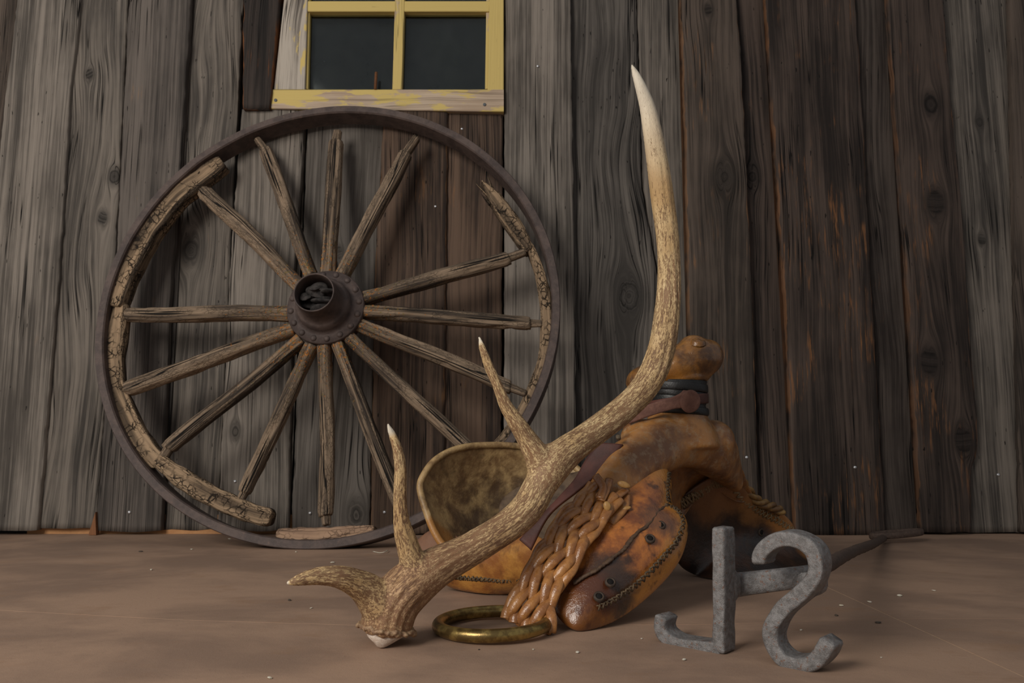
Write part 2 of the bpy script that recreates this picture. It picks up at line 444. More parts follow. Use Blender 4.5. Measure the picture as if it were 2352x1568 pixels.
GREY = ((0.255, 0.222, 0.190), (0.068, 0.059, 0.051), (0.28, 0.17, 0.09))
GREY2 = ((0.205, 0.177, 0.150), (0.050, 0.044, 0.039), (0.24, 0.14, 0.08))
BROWN = ((0.135, 0.088, 0.062), (0.030, 0.021, 0.017), (0.26, 0.125, 0.05))
DARK = ((0.088, 0.064, 0.052), (0.021, 0.016, 0.014), (0.22, 0.10, 0.042))
MIXD = ((0.112, 0.086, 0.069), (0.030, 0.024, 0.020), (0.21, 0.11, 0.055))
MBX = 0
def plank(left, right, vbot, Yf, tone, seed, vtop=None, knots=(), ztop=1.78, thick=0.023, **kw):
    """left/right: [(u, v), ...] picture edges of the board; the board itself stands at Yf with real thickness"""
    L = np.array([P(u, v, Yf) for u, v in left]); R = np.array([P(u, v, Yf) for u, v in right])
    L = L[np.argsort(L[:, 2])]; R = R[np.argsort(R[:, 2])]
    z0 = max(0.001, P(0, vbot, Yf)[2]); z1 = ztop if vtop is None else P(0, vtop, Yf)[2]
    def edge(A, z):
        if len(A) < 2: return np.full_like(z, A[0, 0])
        x = np.interp(z, A[:, 2], A[:, 0])
        sl = (A[-1, 0] - A[-2, 0]) / (A[-1, 2] - A[-2, 2]); x = np.where(z > A[-1, 2], A[-1, 0] + sl * (z - A[-1, 2]), x)
        sl = (A[1, 0] - A[0, 0]) / (A[1, 2] - A[0, 2]); return np.where(z < A[0, 2], A[0, 0] + sl * (z - A[0, 2]), x)
    nz = max(8, int((z1 - z0) / 0.016)); z = np.linspace(z0, z1, nz)
    xl = edge(L, z) + 0.0012 * sn(z[:, None], seed, 40) + 0.0007 * sn(z[:, None], seed + 1, 130)
    xr = edge(R, z) + 0.0012 * sn(z[:, None], seed + 2, 38) + 0.0007 * sn(z[:, None], seed + 3, 120)
    t = np.array([0, 0.012, 0.05, 0.14, 0.26, 0.38, 0.5, 0.62, 0.74, 0.86, 0.95, 0.988, 1.0]); m = len(t)
    X = xl[:, None] + (xr - xl)[:, None] * t[None]
    xc = X.mean()
    YY = Yf + 0.0016 * sn(np.stack([(X - xc).ravel() * 30, np.repeat(z, m) * 2.5], 1), seed + 5, 1.0).reshape(nz, m)
    YY = YY + np.where((t == 0) | (t == 1), 0.0035, np.where((t < 0.02) | (t > 0.98), 0.0008, 0))[None] + 0.003 * (2 * t - 1)[None] ** 2
    Zg = np.repeat(z[:, None], m, 1)
    Zg[0] += 0.002 * sn(X[0][:, None], seed + 9, 60)
    V = np.stack([X, YY, Zg], -1).reshape(-1, 3)
    F = [(i * m + j, i * m + j + 1, (i + 1) * m + j + 1, (i + 1) * m + j) for i in range(nz - 1) for j in range(m - 1)]
    ed = np.minimum(X - xl[:, None], xr[:, None] - X)
    G = np.stack([X - xc, ed, Zg], -1).reshape(-1, 3)
    # back edge vertices for the sides
    n0 = len(V)
    B = np.concatenate([np.stack([xl, 0 * z + Yf + thick, Zg[:, 0]], 1), np.stack([xr, 0 * z + Yf + thick, Zg[:, -1]], 1)])
    V = np.vstack([V, B]); G = np.vstack([G, np.stack([np.r_[xl, xr] - xc + thick, 0 * np.r_[z, z] + 0.0, np.r_[z, z]], 1)])
    F += [(n0 + i, i * m, (i + 1) * m, n0 + i + 1) for i in range(nz - 1)]
    F += [(i * m + m - 1, n0 + nz + i, n0 + nz + i + 1, (i + 1) * m + m - 1) for i in range(nz - 1)]
    F += [tuple([n0] + [n0 + nz] + [j for j in range(m - 1, -1, -1)]), tuple([n0 + 2 * nz - 1, n0 + nz - 1] + [(nz - 1) * m + j for j in range(m)])]
    F += [(n0, n0 + nz - 1, n0 + 2 * nz - 1, n0 + nz)]
    ks = [(P(ku, kv, Yf)[0] - xc, P(ku, kv, Yf)[2], kr * 2.2 / FPX) for ku, kv, kr in knots]
    o = link('plank', V, F, wood('weathered_plank_%s' % 'abcdefghijklmnopqrstuvwxyz'[seed % 26], *tone, seed, ks, **kw), wall, True, G)
    return o

B_, F_ = WY + 0.030, WY                       # recessed and proud boards
pl = {}
pl[0] = plank([(-340, 0), (-400, 1205)], [(40, 0), (-60, 1205)], 1222, B_, MIXD, 1)
pl[1] = plank([(38, 0), (0, 300), (-70, 1205)], [(183, 0), (158, 210), (135, 600), (85, 1205)], 1217, F_ - 0.002, GREY, 2, warp=0.008, nicks=1.3, acc=0.05)
pl[2] = plank([(175, 0), (80, 1215)], [(293, 0), (262, 600), (217, 1215)], 1213, F_ + 0.014, GREY2, 3, warp=0.05, acc=0.1, knots=[(262, 405, 14), (205, 170, 10), (235, 500, 12)])
pl[3] = plank([(294, 0), (263, 600), (218, 1215)], [(437, 0), (413, 370), (392, 620), (368, 1222)], 1219, F_ + 0.004, ((0.15, 0.128, 0.112), (0.045, 0.039, 0.035), GREY[2]), 4, warp=0.012, acc=0.08, edge=0.0)
pl[4] = plank([(425, 0), (375, 1222)], [(556, 0), (527, 620), (498, 1222)], 1216, B_, GREY2, 5, warp=0.05, knots=[(438, 575, 22)], acc=0.1)
pl[5] = plank([(554, 248), (526, 620), (497, 1222)], [(700, 248), (690, 420), (672, 640), (660, 1218)], 1219, F_ + 0.002, GREY, 6, vtop=250, acc=0.12, knots=[(540, 990, 13)])
pl[6] = plank([(706, 250), (668, 1218)], [(884, 250), (862, 620), (848, 1222)], 1222, F_ + 0.010, ((0.17, 0.15, 0.132), GREY[1], GREY[2]), 7, vtop=250, warp=0.03, knots=[(818, 1182, 22), (778, 578, 10)], acc=0.05)
pl[7] = plank([(882, 250), (860, 620), (850, 1222)], [(1028, 250), (1024, 620), (1017, 1226)], 1226, F_ - 0.001, BROWN, 8, vtop=252, acc=0.6, edge=0.5)
pl[8] = plank([(1022, 256), (1010, 1226)], [(1155, 256), (1150, 1226)], 1226, F_ + 0.012, BROWN, 9, vtop=258, acc=0.25)
pl[9] = plank([(1159, 0), (1158, 1226)], [(1311, 0), (1318, 500), (1326, 1226)], 1226, F_ + 0.002, GREY, 10, acc=0.1, nicks=1.3, warp=0.01)
pl[10] = plank([(1305, 0), (1320, 1226)], [(1462, 0), (1475, 430), (1512, 640), (1520, 1226)], 1226, B_, ((0.155, 0.137, 0.12), (0.045, 0.04, 0.036), GREY[2]), 11, warp=0.06, knots=[(1445, 680, 30)], acc=0.05, crack=1.4)
pl[11] = plank([(1464, 0), (1478, 430), (1515, 640), (1524, 1226)], [(1580, 0), (1605, 1226)], 1226, B_ + 0.002, GREY2, 12, acc=0.05, crack=1.2)
pl[12] = plank([(1564, 0), (1575, 300), (1584, 760), (1592, 1226)], [(1692, 0), (1702, 120), (1716, 420), (1730, 720), (1746, 1228)], 1228, F_, MIXD, 13, knots=[(1664, 406, 24), (1627, 22, 10)], acc=0.75, edge=0.9)
pl[13] = plank([(1680, 0), (1735, 1226)], [(1757, 0), (1776, 290), (1806, 760), (1825, 1228)], 1228, B_, DARK, 14, acc=0.25, knots=[(1728, 406, 15)])
pl[14] = plank([(1759, 0), (1778, 290), (1809, 760), (1828, 1228)], [(1966, 0), (1982, 250), (2003, 650), (2038, 1231)], 1231, F_ + 0.002, DARK, 15, acc=0.85, edge=0.7)
pl[15] = plank([(1950, 0), (2020, 1226)], [(2075, 0), (2130, 1226)], 1224, B_, ((0.085, 0.068, 0.058), DARK[1], DARK[2]), 16, acc=0.25, warp=0.03)
pl[16] = plank([(2040, 0), (2058, 280), (2085, 620), (2118, 1222)], [(2168, 0), (2188, 250), (2214, 500), (2228, 760), (2250, 1000), (2246, 1040), (2234, 1070), (2233, 1222)], 1222, F_ + 0.004, DARK, 17, acc=0.7, edge=0.5, knots=[(2138, 240, 19), (2150, 465, 22), (2135, 830, 22), (2214, 1010, 22)])
pl[17] = plank([(2150, 0), (2230, 1226)], [(2318, 0), (2346, 1222)], 1222, B_, GREY2, 18, warp=0.01, acc=0.1, knots=[(2250, 280, 9), (2256, 550, 10)])
pl[18] = plank([(2322, 0), (2349, 1222)], [(2500, 0), (2560, 1222)], 1223, F_ + 0.01, MIXD, 19, acc=0.1)
pl[19] = plank([(2505, 0), (2565, 1222)], [(2720, 0), (2800, 1222)], 1223, B_, GREY2, 20, acc=0.1)
pl[20] = plank([(-600, 0), (-680, 1205)], [(-342, 0), (-402, 1205)], 1218, F_, GREY, 21, acc=0.1)
for k in range(4):     # the wall goes on past both sides of the picture
    a = 2722 + k * 205; b = -602 - k * 205; t_, u_ = ((F_, GREY), (B_, MIXD))[k % 2]
    plank([(a, 0), (a + 85, 1222)], [(a + 203, 0), (a + 290, 1222)], 1223, t_, u_, 50 + k, acc=0.1)
    plank([(b - 203, 0), (b - 290, 1205)], [(b, 0), (b - 82, 1205)], 1219, t_ if k % 2 == 0 else B_, GREY2, 60 + k, acc=0.1)
pl[21] = plank([(557, 0), (556, 248)], [(640, 0), (618, 248)], 248, F_ - 0.022, ((0.055, 0.042, 0.036), (0.014, 0.012, 0.011), (0.20, 0.07, 0.02)), 22, thick=0.045, acc=0.35, edge=0.9)
V, F = box((-0.478, WY - 0.005, 0.55), (0.0, WY + 0.0605, 0.56))
# small wedge of wood standing by the gap below the boards
wd = P(214, 1195, WY - 0.004)
V = np.array([[wd[0] - 0.010, WY - 0.004, 0.001], [wd[0] + 0.010, WY - 0.004, 0.001], [wd[0] + 0.003, WY - 0.002, 0.06], [wd[0] - 0.010, WY + 0.014, 0.001], [wd[0] + 0.010, WY + 0.014, 0.001], [wd[0] + 0.003, WY + 0.012, 0.06]])
link('wedge', V, [(0, 1, 2), (5, 4, 3), (0, 3, 4, 1), (1, 4, 5, 2), (2, 5, 3, 0)], wood('wedge_wood', (0.30, 0.13, 0.06), (0.12, 0.06, 0.03), (0.3, 0.15, 0.07), 23, acc=0), wall, False, V)

zinc = plain('zinc_screw', (0.55, 0.57, 0.60), (0.8, 0.8, 0.82), 300, 0.3, 0.9)
def screw(u, v, par, r=0.0042, Y=WY):
    c = P(u, v, Y)
    Vx, Fx, G, Ee = revolve([(0.0, -0.0022), (r * 0.6, -0.0022), (r, -0.0008), (r, 0.004)], c, (0, 1, 0), 14)
    link('screw', Vx, Fx, zinc, None).parent = par
for u, v, k, y in ((297, 1176, 3, 0.004), (540, 1105, 5, 0.002), (712, 1178, 6, 0.008), (883, 1176, 7, -0.001), (945, 1190, 7, -0.001), (1061, 296, 8, 0.012), (1000, 474, 7, 0), (1964, 1073, 14, 0.002), (1715, 1050, 12, 0), (1235, 152, 9, 0), (2293, 1090, 17, 0.03)):
    screw(u, v, pl[k], 0.0042 if v > 700 else 0.0036, WY + y)

# ------------------------------------------------------------------ window
win = thing('window_1', tuple(P(890, 205, WY - 0.01)), kind='structure')
YEL = (0.60, 0.46, 0.165)
pw = wood('peeling_yellow_paint', (0.56, 0.45, 0.34), (0.38, 0.28, 0.20), YEL, 24, acc=0, paint=(YEL, 0.55), edge=0.0, crack=0.4, nicks=0.5)
pr = wood('sound_yellow_paint', (0.54, 0.43, 0.32), (0.36, 0.26, 0.18), YEL, 25, acc=0, paint=(YEL, 1.1), edge=0.0, crack=0.2, nicks=0.2)
ps = wood('bare_grey_stile', (0.46, 0.41, 0.35), (0.15, 0.13, 0.11), YEL, 26, acc=0, paint=(YEL, 0.18), edge=0.0, warp=0.06, contrast=1.6, scale=0.8)
YW = WY - 0.006
def slab(name, quad, Yf, th, mat, par, horiz=False, bev=0.0018, zt=None):
    """board seen as picture quad tl, tr, br, bl, standing at Yf"""
    q = [P(u, v, Yf) for u, v in quad]
    n = 26; tl, tr, br, bl = q
    if zt is not None:
        for a, b in ((tl, bl), (tr, br)):
            k = (zt - b[2]) / (a[2] - b[2]); a[:] = b + (a - b) * k
    V, G, F = [], [], []
    for i in range(n + 1):
        t = i / n
        if horiz: p0, p1 = bl + (br - bl) * t, tl + (tr - tl) * t
        else: p0, p1 = bl + (tl - bl) * t, br + (tr - br) * t
        d = nrm(p1 - p0)
        ring = [p0 + [0, th, 0], p0 + [0, bev, 0], p0 + d * bev, p1 - d * bev, p1 + [0, bev, 0], p1 + [0, th, 0]]
        for k, r in enumerate(ring):
            V.append(r); along = r[0] if horiz else r[2]; ac = r[2] if horiz else r[0]
            G.append((ac + (th if k in (0, 5) else 0), 1, along))
    for i in range(n):
        for k in range(5):
            f = (i * 6 + k, i * 6 + k + 1, (i + 1) * 6 + k + 1, (i + 1) * 6 + k)
            F.append(f if not horiz else f)
    F += [tuple(range(6)), tuple(range(n * 6 + 5, n * 6 - 1, -1))]
    return link(name, V, F, mat, par, False, G)
ZT = 1.70
slab('stile', [(652, 0), (706, 0), (700, 205), (629, 205)], YW, 0.04, ps, win, zt=ZT)
slab('stile', [(1124, 0), (1157, 0), (1157, 206), (1120, 206)], YW, 0.04, pr, win, zt=ZT)
slab('bottom_rail', [(627, 205), (1157, 205), (1157, 256), (622, 249)], YW - 0.002, 0.044, pw, win, True)
slab('muntin', [(704, 2), (1124, 2), (1123, 26), (703, 26)], YW + 0.004, 0.03, pr, win, True)
slab('muntin', [(907, 0), (929, 0), (923, 205), (901, 205)], YW + 0.002, 0.03, pw, win, zt=ZT)
slab('bead', [(703, 0), (712, 0), (707, 204), (698, 204)], YW + 0.010, 0.02, pr, win, zt=ZT)
slab('bead', [(1117, 0), (1125, 0), (1121, 204), (1114, 204)], YW + 0.010, 0.02, pw, win, zt=ZT)
slab('top_rail', [(652, -150), (1157, -150), (1157, -105), (650, -105)], YW - 0.001, 0.042, pw, win, True)
MG = Mat('window_glass')
t = MG.t; gl = t.nodes.new('ShaderNodeBsdfGlass'); gl.inputs['IOR'].default_value = 1.45; gl.inputs['Roughness'].default_value = 0.03
gl.inputs['Color'].default_value = (0.9, 0.93, 0.92, 1)
t.links.new(gl.outputs[0], t.nodes['Material Output'].inputs[0])
def pane(q):
    c = [P(u, v, YW + 0.024) for u, v in q]
    b = [x + np.array([0, 0.003, 0]) for x in c]
    link('glass_pane', c + b, [(0, 3, 2, 1), (4, 5, 6, 7), (0, 1, 5, 4), (1, 2, 6, 5), (2, 3, 7, 6), (3, 0, 4, 7)], MG.m, win, False)
pane([(706, 20), (910, 20), (906, 210), (700, 210)]); pane([(926, 20), (1124, 20), (1122, 210), (922, 210)])
pane([(708, -110), (912, -110), (908, 8), (704, 8)]); pane([(928, -110), (1124, -110), (1124, 8), (924, 8)])
# crumpled black plastic sheet behind the panes
nx, nz = 60, 50; xa, xb = P(690, 100, YW)[0], P(1135, 100, YW)[0]; za, zb = P(900, 215, YW)[2], ZT
gx, gz = np.meshgrid(np.linspace(xa, xb, nx), np.linspace(za, zb, nz))
pq = np.stack([gx.ravel(), gz.ravel()], 1)
yy = YW + 0.043 + 0.0075 * sn(pq, 91, 13) + 0.0012 * sn(pq, 92, 34)
V = np.stack([gx.ravel(), yy, gz.ravel()], 1)
V2 = np.vstack([V, V + [0, 0.0015, 0]]); k = nx * nz
F = [(i * nx + j, i * nx + j + 1, (i + 1) * nx + j + 1, (i + 1) * nx + j) for i in range(nz - 1) for j in range(nx - 1)]
F += [tuple(k + a for a in f[::-1]) for f in F]
link('plastic_sheet', V2, F, plain('black_plastic', (0.010, 0.010, 0.010), (0.018, 0.017, 0.017), 20, 0.20, hd=0.0001, spec=0.35), win)
rusty = plain('rusty_iron', (0.10, 0.035, 0.012), (0.17, 0.07, 0.025), 200, 0.8)
c0, c1 = P(862, 205, YW - 0.004), P(864, 166, YW - 0.004)
link('bolt', *sweep([c0, (c0 + c1) / 2, c1], 0.0042, 8)[:2], rusty, win)
for u, v in ((633, 230), (1113, 240)):
    c = P(u, v, YW - 0.003); Vx, Fx, G, Ee = revolve([(0, -0.0015), (0.0045, -0.001), (0.005, 0.003)], c, (0, 1, 0), 12)
    link('nail_head', Vx, Fx, plain('nail_steel', (0.10, 0.11, 0.12), (0.16, 0.17, 0.18), 200, 0.6), win)
# ------------------------------------------------------------------ wagon wheel
WL, WYAW, WR = math.radians(10.5), -0.0533, 0.5887
Wn = np.array([math.sin(WYAW) * math.cos(WL), -math.cos(WYAW) * math.cos(WL), math.sin(WL)])
Wa = nrm(np.array([math.cos(WYAW), math.sin(WYAW), 0])); Wb = nrm(np.cross(Wn, Wa) * -1)
if Wb[2] < 0: Wb = -Wb
WC = np.array([-0.468, 1.9386, WR * Wb[2] + 0.0005])
wheel = thing('wagon_wheel', (WC[0], WC[1] - 0.1, 0), 'large old wagon wheel with iron rim and weathered spokes leaning on the plank wall', 'wheel')
M = Mat('rusted_tire_iron'); x, y, z = M.pos()
n1 = M.noise(x * 22, y * 22, z * 22, 5.0, 0.6); n2 = M.noise(x * 260, y * 260, z * 260, 3.0, 0.6); n3 = M.noise(x * 90, y * 90, z * 90 + 4, 4.0, 0.7)
col = M.mix((n1 * 0.7 + n3 * 0.3).sm(0.38, 0.62), (0.062, 0.046, 0.042), (0.110, 0.080, 0.070))
col = M.mix(n3.sm(0.62, 0.70) * 0.5, col, (0.16, 0.10, 0.075))
MT = M.done(col, n1 * 0.2 + 0.52, n2 * 0.4 + n3 * 1.0 + n1, 0.0006, 0.35, metal=0.15)
prof = [(WR - 0.002, 0), (WR, -0.003), (WR, -0.060), (WR - 0.003, -0.063), (WR - 0.018, -0.063), (WR - 0.021, -0.060), (WR - 0.022, -0.004), (WR - 0.019, 0)]
Vx, Fx, G, Ee = revolve(prof, WC, Wn, 220, True)
Vx = Vx + (0.0007 * sn(Vx, 5, 45))[:, None] * Wn
link('tire', Vx, [f[::-1] for f in Fx], MT, wheel, False, G)
# hub
hub_c = WC + Wn * 0.004
hp = [(0.030, -0.05), (0.092, -0.05), (0.098, -0.012), (0.098, -0.004), (0.096, 0.0), (0.078, 0.002), (0.071, 0.006), (0.0685, 0.012), (0.066, 0.030), (0.062, 0.036), (0.058, 0.040), (0.0545, 0.050), (0.0515, 0.070), (0.0495, 0.104), (0.0495, 0.107), (0.048, 0.109), (0.0462, 0.108), (0.0455, 0.104), (0.045, 0.03), (0.041, 0.01), (0.036, -0.03), (0.0, -0.032)]
hp = [(a_, b_ * 0.90 if b_ > 0.03 else b_) for a_, b_ in hp]
Vx, Fx, G, Ee = revolve(hp, hub_c, Wn, 64)
hub = link('hub', Vx, [f[::-1] for f in Fx], MT, wheel, True, G)
for k in range(16):
    a = math.radians(22.5 * k + 8); c = hub_c + 0.086 * (math.cos(a) * Wa + math.sin(a) * Wb) + Wn * 0.0005
    Vx, Fx, G, Ee = revolve([(0, 0.0055), (0.004, 0.005), (0.0068, 0.0033), (0.0085, 0.0), (0.0085, -0.002)], c, Wn, 12)
    link('rivet', Vx, [f[::-1] for f in Fx], MT, None).parent = hub
B = Bag()
for k in range(13):
    r = np.random.RandomState(k); c = hub_c + Wn * (0.03 + 0.045 * r.rand()) + Wa * r.uniform(-.026, .026) + Wb * r.uniform(-.026, .022)
    Vx, Fx = blob(c, (0.020, 0.006, 0.016), rotm('X', r.rand() * 180), noise=0.5, seed=k, seg=20, rings=14); B.add(Vx, Fx)
B.out('rotted_wood', plain('rotted_wood', (0.010, 0.009, 0.009), (0.055, 0.048, 0.045), 70, 0.9), None).parent = hub

WOODS = ((0.27, 0.195, 0.132), (0.048, 0.036, 0.028), (0.34, 0.18, 0.08))
def bark(seed, amp):
    def f(p, th, s):
        q = np.stack([np.cos(th) * 3.0, np.sin(th) * 3.0, s * 9.0], 1)
        r = sn(q, seed, 1.9); r2 = sn(np.stack([np.cos(th) * 5.5, np.sin(th) * 5.5, s * 30.0], 1), seed + 1, 2.2)
        cr = np.exp(-((sn(q, seed + 2, 1.3)) / 0.10) ** 2)
        return amp * (0.5 * r + 0.35 * r2 - 1.5 * cr)
    return f
spk = [  # hub end, outer shoulder, tenon tip (picture), width in px
    ((652, 724), (292, 722), None, 18), ((662, 765), (290, 893), None, 18), ((683, 795), (388, 1030), (364, 1066), 17),
    ((712, 812), (562, 1130), (537, 1176), 16), ((748, 812), (749, 1184), (750, 1206), 17), ((782, 803), (918, 1165), None, 16),
    ((812, 785), (1118, 1072), (1150, 1108), 17), ((836, 752), (1172, 890), (1210, 905), 17), ((842, 720), (1218, 742), (1246, 742), 17),
    ((838, 688), (1168, 592), (1208, 578), 17), ((786, 630), (932, 352), (958, 314), 17), ((754, 622), (772, 325), (776, 299), 17),
    ((712, 625), (610, 345), (590, 318), 16), ((684, 655), (470, 440), (458, 430), 17)]
wspoke = [wood('spoke_wood_' + 'abc'[k], *WOODS, 30 + k, (), warp=0.004, acc=0.5, crack=1.3, lichen=True, edge=0.0, contrast=1.5, scale=0.8, check=0.45, nicks=0.6) for k in range(3)]
for k, (h0, sh, tn, wd) in enumerate(spk):
    a = PP(h0[0], h0[1], WC - Wn * 0.031, Wn); a = a + nrm(WC - a) * 0.02
    b = PP(sh[0], sh[1], WC - Wn * 0.033, Wn); n = 110
    pth = a + (b - a) * np.linspace(0, 1, n)[:, None]
    pth = pth + (0.002 * sn(np.linspace(0, 1, n)[:, None], k + 60, 5.0))[:, None] * np.cross(nrm(b - a), Wn)
    tt = np.linspace(0, 1, n)
    rw = wd * pxm(b); rx = rw * (0.86 + 0.10 * np.sin(tt * 3.1) + 0.10 * tt + 0.12 * np.exp(-tt * 14))
    ry = 0.024 - 0.008 * tt; rx = rx * np.where(tt > 0.985, 0.9, 1)
    if tn:
        c = PP(tn[0], tn[1], WC - Wn * 0.028, Wn); m = 12
        q = b + (c - b) * np.linspace(0.04, 1, m)[:, None]
        pth = np.vstack([pth, q]); e = rw * (0.60 - 0.08 * np.linspace(0, 1, m)); e[-1] *= 0.7
        rx = np.r_[rx, e]; ry = np.r_[ry, e * 0.9]
    Vx, Fx, G, Ee = sweep(pth, np.stack([rx, ry], 1), 26, up=Wn, exp=2.5, disp=bark(100 + k * 3, 0.0024))
    link('spoke', Vx, Fx, wspoke[k % 3], wheel, True, G)
# felloes
fmat = [wood('felloe_wood_' + 'abc'[k], (0.36, 0.25, 0.155), (0.060, 0.042, 0.028), (0.3, 0.2, 0.1), 40 + k, (), warp=0.01, acc=0.2, crack=1.5, edge=0.0, check=1.0, contrast=1.4, scale=0.8) for k in range(3)]
def felloe(pts, wpx, depth, off, k, taper=(1, 1), label=None, amp=0.003, mat=None):
    c = catmull(pts, 90); q = np.array([PP(u, v, WC - Wn * off, Wn) for u, v in c])
    q = even(q, 80); t = np.linspace(0, 1, 80)
    wv = np.interp(t, np.linspace(0, 1, len(wpx)), wpx) * pxm(q[0]) / 2
    e = np.minimum(1, np.minimum((t + 0.004) / 0.02, (1.004 - t) / 0.02)) ** 0.5
    wv = wv * (1 + 0.05 * sn(t[:, None], k + 5, 30)) * (0.55 + 0.45 * e)
    Vx, Fx, G, Ee = sweep(q, np.stack([wv, np.full(80, depth / 2)], 1), 40, up=Wn, exp=4.5, disp=bark(300 + k * 5, amp * 0.6))
    Vx = Vx + nrm(WC - Vx.mean(0)) * 0
    o = link('felloe', Vx, Fx, mat or fmat[k % 3], wheel, True, G)
    if label: o['label'] = label
    return o
felloe([(515, 376), (470, 408), (410, 455), (350, 530), (312, 600), (288, 655), (272, 708)], [38, 50, 50, 48, 44, 30], 0.045, 0.034, 0)
felloe([(282, 700), (272, 760), (264, 820), (264, 868), (272, 905), (296, 962), (330, 1020), (372, 1066)], [34, 42, 44, 46, 44, 44, 42, 36], 0.036, 0.040, 1)
felloe([(366, 1058), (420, 1098), (480, 1135), (540, 1163), (590, 1182), (626, 1190)], [30, 42, 46, 44, 42, 38], 0.040, 0.036, 2)
felloe([(640, 1226), (690, 1228), (750, 1228), (810, 1220), (862, 1213)], [22, 32, 32, 26, 12], 0.035, 0.026, 0, label='loose broken curved piece of rim wood lying in the bottom of the iron rim', mat=wood('fresh_felloe_wood', (0.40, 0.26, 0.17), (0.16, 0.10, 0.07), (0.3, 0.2, 0.1), 44, (), acc=0, crack=1.6, edge=0.0, scale=0.7, contrast=1.6, check=0.5))
felloe([(1108, 424), (1130, 450), (1160, 492), (1192, 540), (1216, 580)], [8, 34, 40, 38, 22], 0.040, 0.040, 1, label='splintered rim wood')
felloe([(1216, 566), (1240, 630), (1254, 700), (1256, 780), (1244, 850), (1216, 920), (1185, 975), (1150, 1020), (1105, 1062)], [16, 26, 28, 28, 30, 30, 28, 28], 0.036, 0.042, 2)
# splinter spikes at the broken upper end
B = Bag()
for (u0, v0, u1, v1, r) in ((1128, 455, 1092, 420, 0.006), (1134, 446, 1120, 404, 0.006), (1126, 470, 1106, 446, 0.005)):
    a, b = PP(u0, v0, WC - Wn * .03, Wn), PP(u1, v1, WC - Wn * .026, Wn)
    B.add(*sweep(a + (b - a) * np.linspace(0, 1, 6)[:, None], np.array([1, .9, .8, .6, .4, .1]) * r, 8))
B.out('splinter', fmat[0], wheel)['label'] = 'jagged pale splinters on the broken rim wood'

# ------------------------------------------------------------------ antler
def beam(pts, n):
    q = np.array([[*P(u, v, Y), r * pxm(P(u, v, Y))] for u, v, Y, r in pts])
    q = catmull(q, n * 4); return even(q, n)
AB = beam([(888, 1441, .985, 61), (890, 1428, .984, 61), (897, 1404, .984, 61), (914, 1374, .985, 60), (950, 1338, .99, 57), (1000, 1304, 1.0, 47), (1060, 1273, 1.015, 41), (1125, 1237, 1.03, 38),
           (1180, 1199, 1.045, 38), (1215, 1162, 1.058, 38), (1240, 1115, 1.068, 38), (1264, 1075, 1.075, 43), (1296, 1042, 1.085, 39), (1333, 1014, 1.10, 34), (1378, 982, 1.12, 32), (1427, 944, 1.14, 32), (1470, 902, 1.155, 32), (1500, 855, 1.165, 32),
           (1523, 785, 1.17, 31), (1534, 700, 1.165, 29), (1537, 620, 1.16, 27), (1532, 540, 1.15, 26.5), (1522, 455, 1.14, 26.5), (1511, 380, 1.125, 25), (1499, 305, 1.11, 22), (1486, 243, 1.10, 18.5), (1470, 195, 1.09, 13), (1457, 163, 1.085, 7.5), (1451, 149, 1.08, 3)], 260)
AT1 = beam([(890, 1418, .985, 51), (872, 1388, .975, 46), (846, 1356, .965, 39), (815, 1337, .95, 30), (780, 1325, .935, 25.5), (740, 1322, .925, 22), (700, 1328, .915, 17.5), (675, 1335, .91, 12), (660, 1339, .908, 6)], 70)
AT2 = beam([(968, 1330, .99, 38), (949, 1290, .985, 31), (935, 1250, .98, 26), (924, 1208, .975, 21.5), (920, 1170, .97, 18.5), (919, 1120, .965, 17), (919, 1075, .96, 15.5), (914, 1035, .955, 13.5), (903, 1002, .95, 11), (891, 975, .945, 5)], 80)
AT3 = beam([(1258, 1085, 1.075, 38), (1232, 1043, 1.07, 31), (1207, 1003, 1.065, 24), (1184, 966, 1.06, 20), (1162, 930, 1.055, 16.5), (1142, 885, 1.05, 14), (1122, 838, 1.045, 12), (1108, 798, 1.04, 9), (1101, 775, 1.04, 4.5)], 80)
B = Bag()
for q in (AB, AT1, AT2, AT3):
    V, F, G, Ee = sweep(q[:, :3], q[:, 3], 28); B.add(V, F)
    if q is not AB:
        pass
    B.add(*blob(q[-1, :3], q[-1, 3] * 1.02))
# webbing at the forks
for (u, v, Y, r) in ((950, 1305, .987, 36), (975, 1300, .990, 32), (1240, 1052, 1.073, 34), (1268, 1048, 1.080, 33), (1240, 1065, 1.073, 34), (925, 1352, .983, 46), (893, 1388, .980, 50), (952, 1315, .988, 36)):
    c = P(u, v, Y); B.add(*blob(c, (r * pxm(c),) * 3))
V, F, Nn = remesh(np.vstack(B.V), B.F, 0.0022, 14)
cent = []; off = 0
for k, q in enumerate((AB, AT1, AT2, AT3)):
    T = nrm(np.gradient(q[:, :3], axis=0)); L = np.r_[0, np.cumsum(np.linalg.norm(np.diff(q[:, :3], axis=0), axis=1))]
    s = nrm(np.cross(T[0], [0, 1, 0.2])); S = [s]
    for i in range(1, len(q)): s = s - T[i] * np.dot(s, T[i]); s = s / np.linalg.norm(s); S.append(s)
    cent.append((q, T, np.array(S), L, k))
D = np.empty((len(V), 4)); IX = np.empty((len(V), 4), int)
for k, (q, *_r) in enumerate(cent):
    for a in range(0, len(V), 8000):
        d = np.linalg.norm(V[a:a + 8000, None] - q[None, :, :3], axis=2) / q[None, :, 3]
        IX[a:a + 8000, k] = d.argmin(1); D[a:a + 8000, k] = d.min(1)
best = D.argmin(1); Ds = np.sort(D, 1); blend = np.clip(1 - (Ds[:, 1] - Ds[:, 0]) / 0.8, 0, 1)
G = np.zeros((len(V), 3)); tip = np.zeros(len(V)); TH = np.zeros(len(V)); SS = np.zeros(len(V)); rr = np.zeros(len(V))
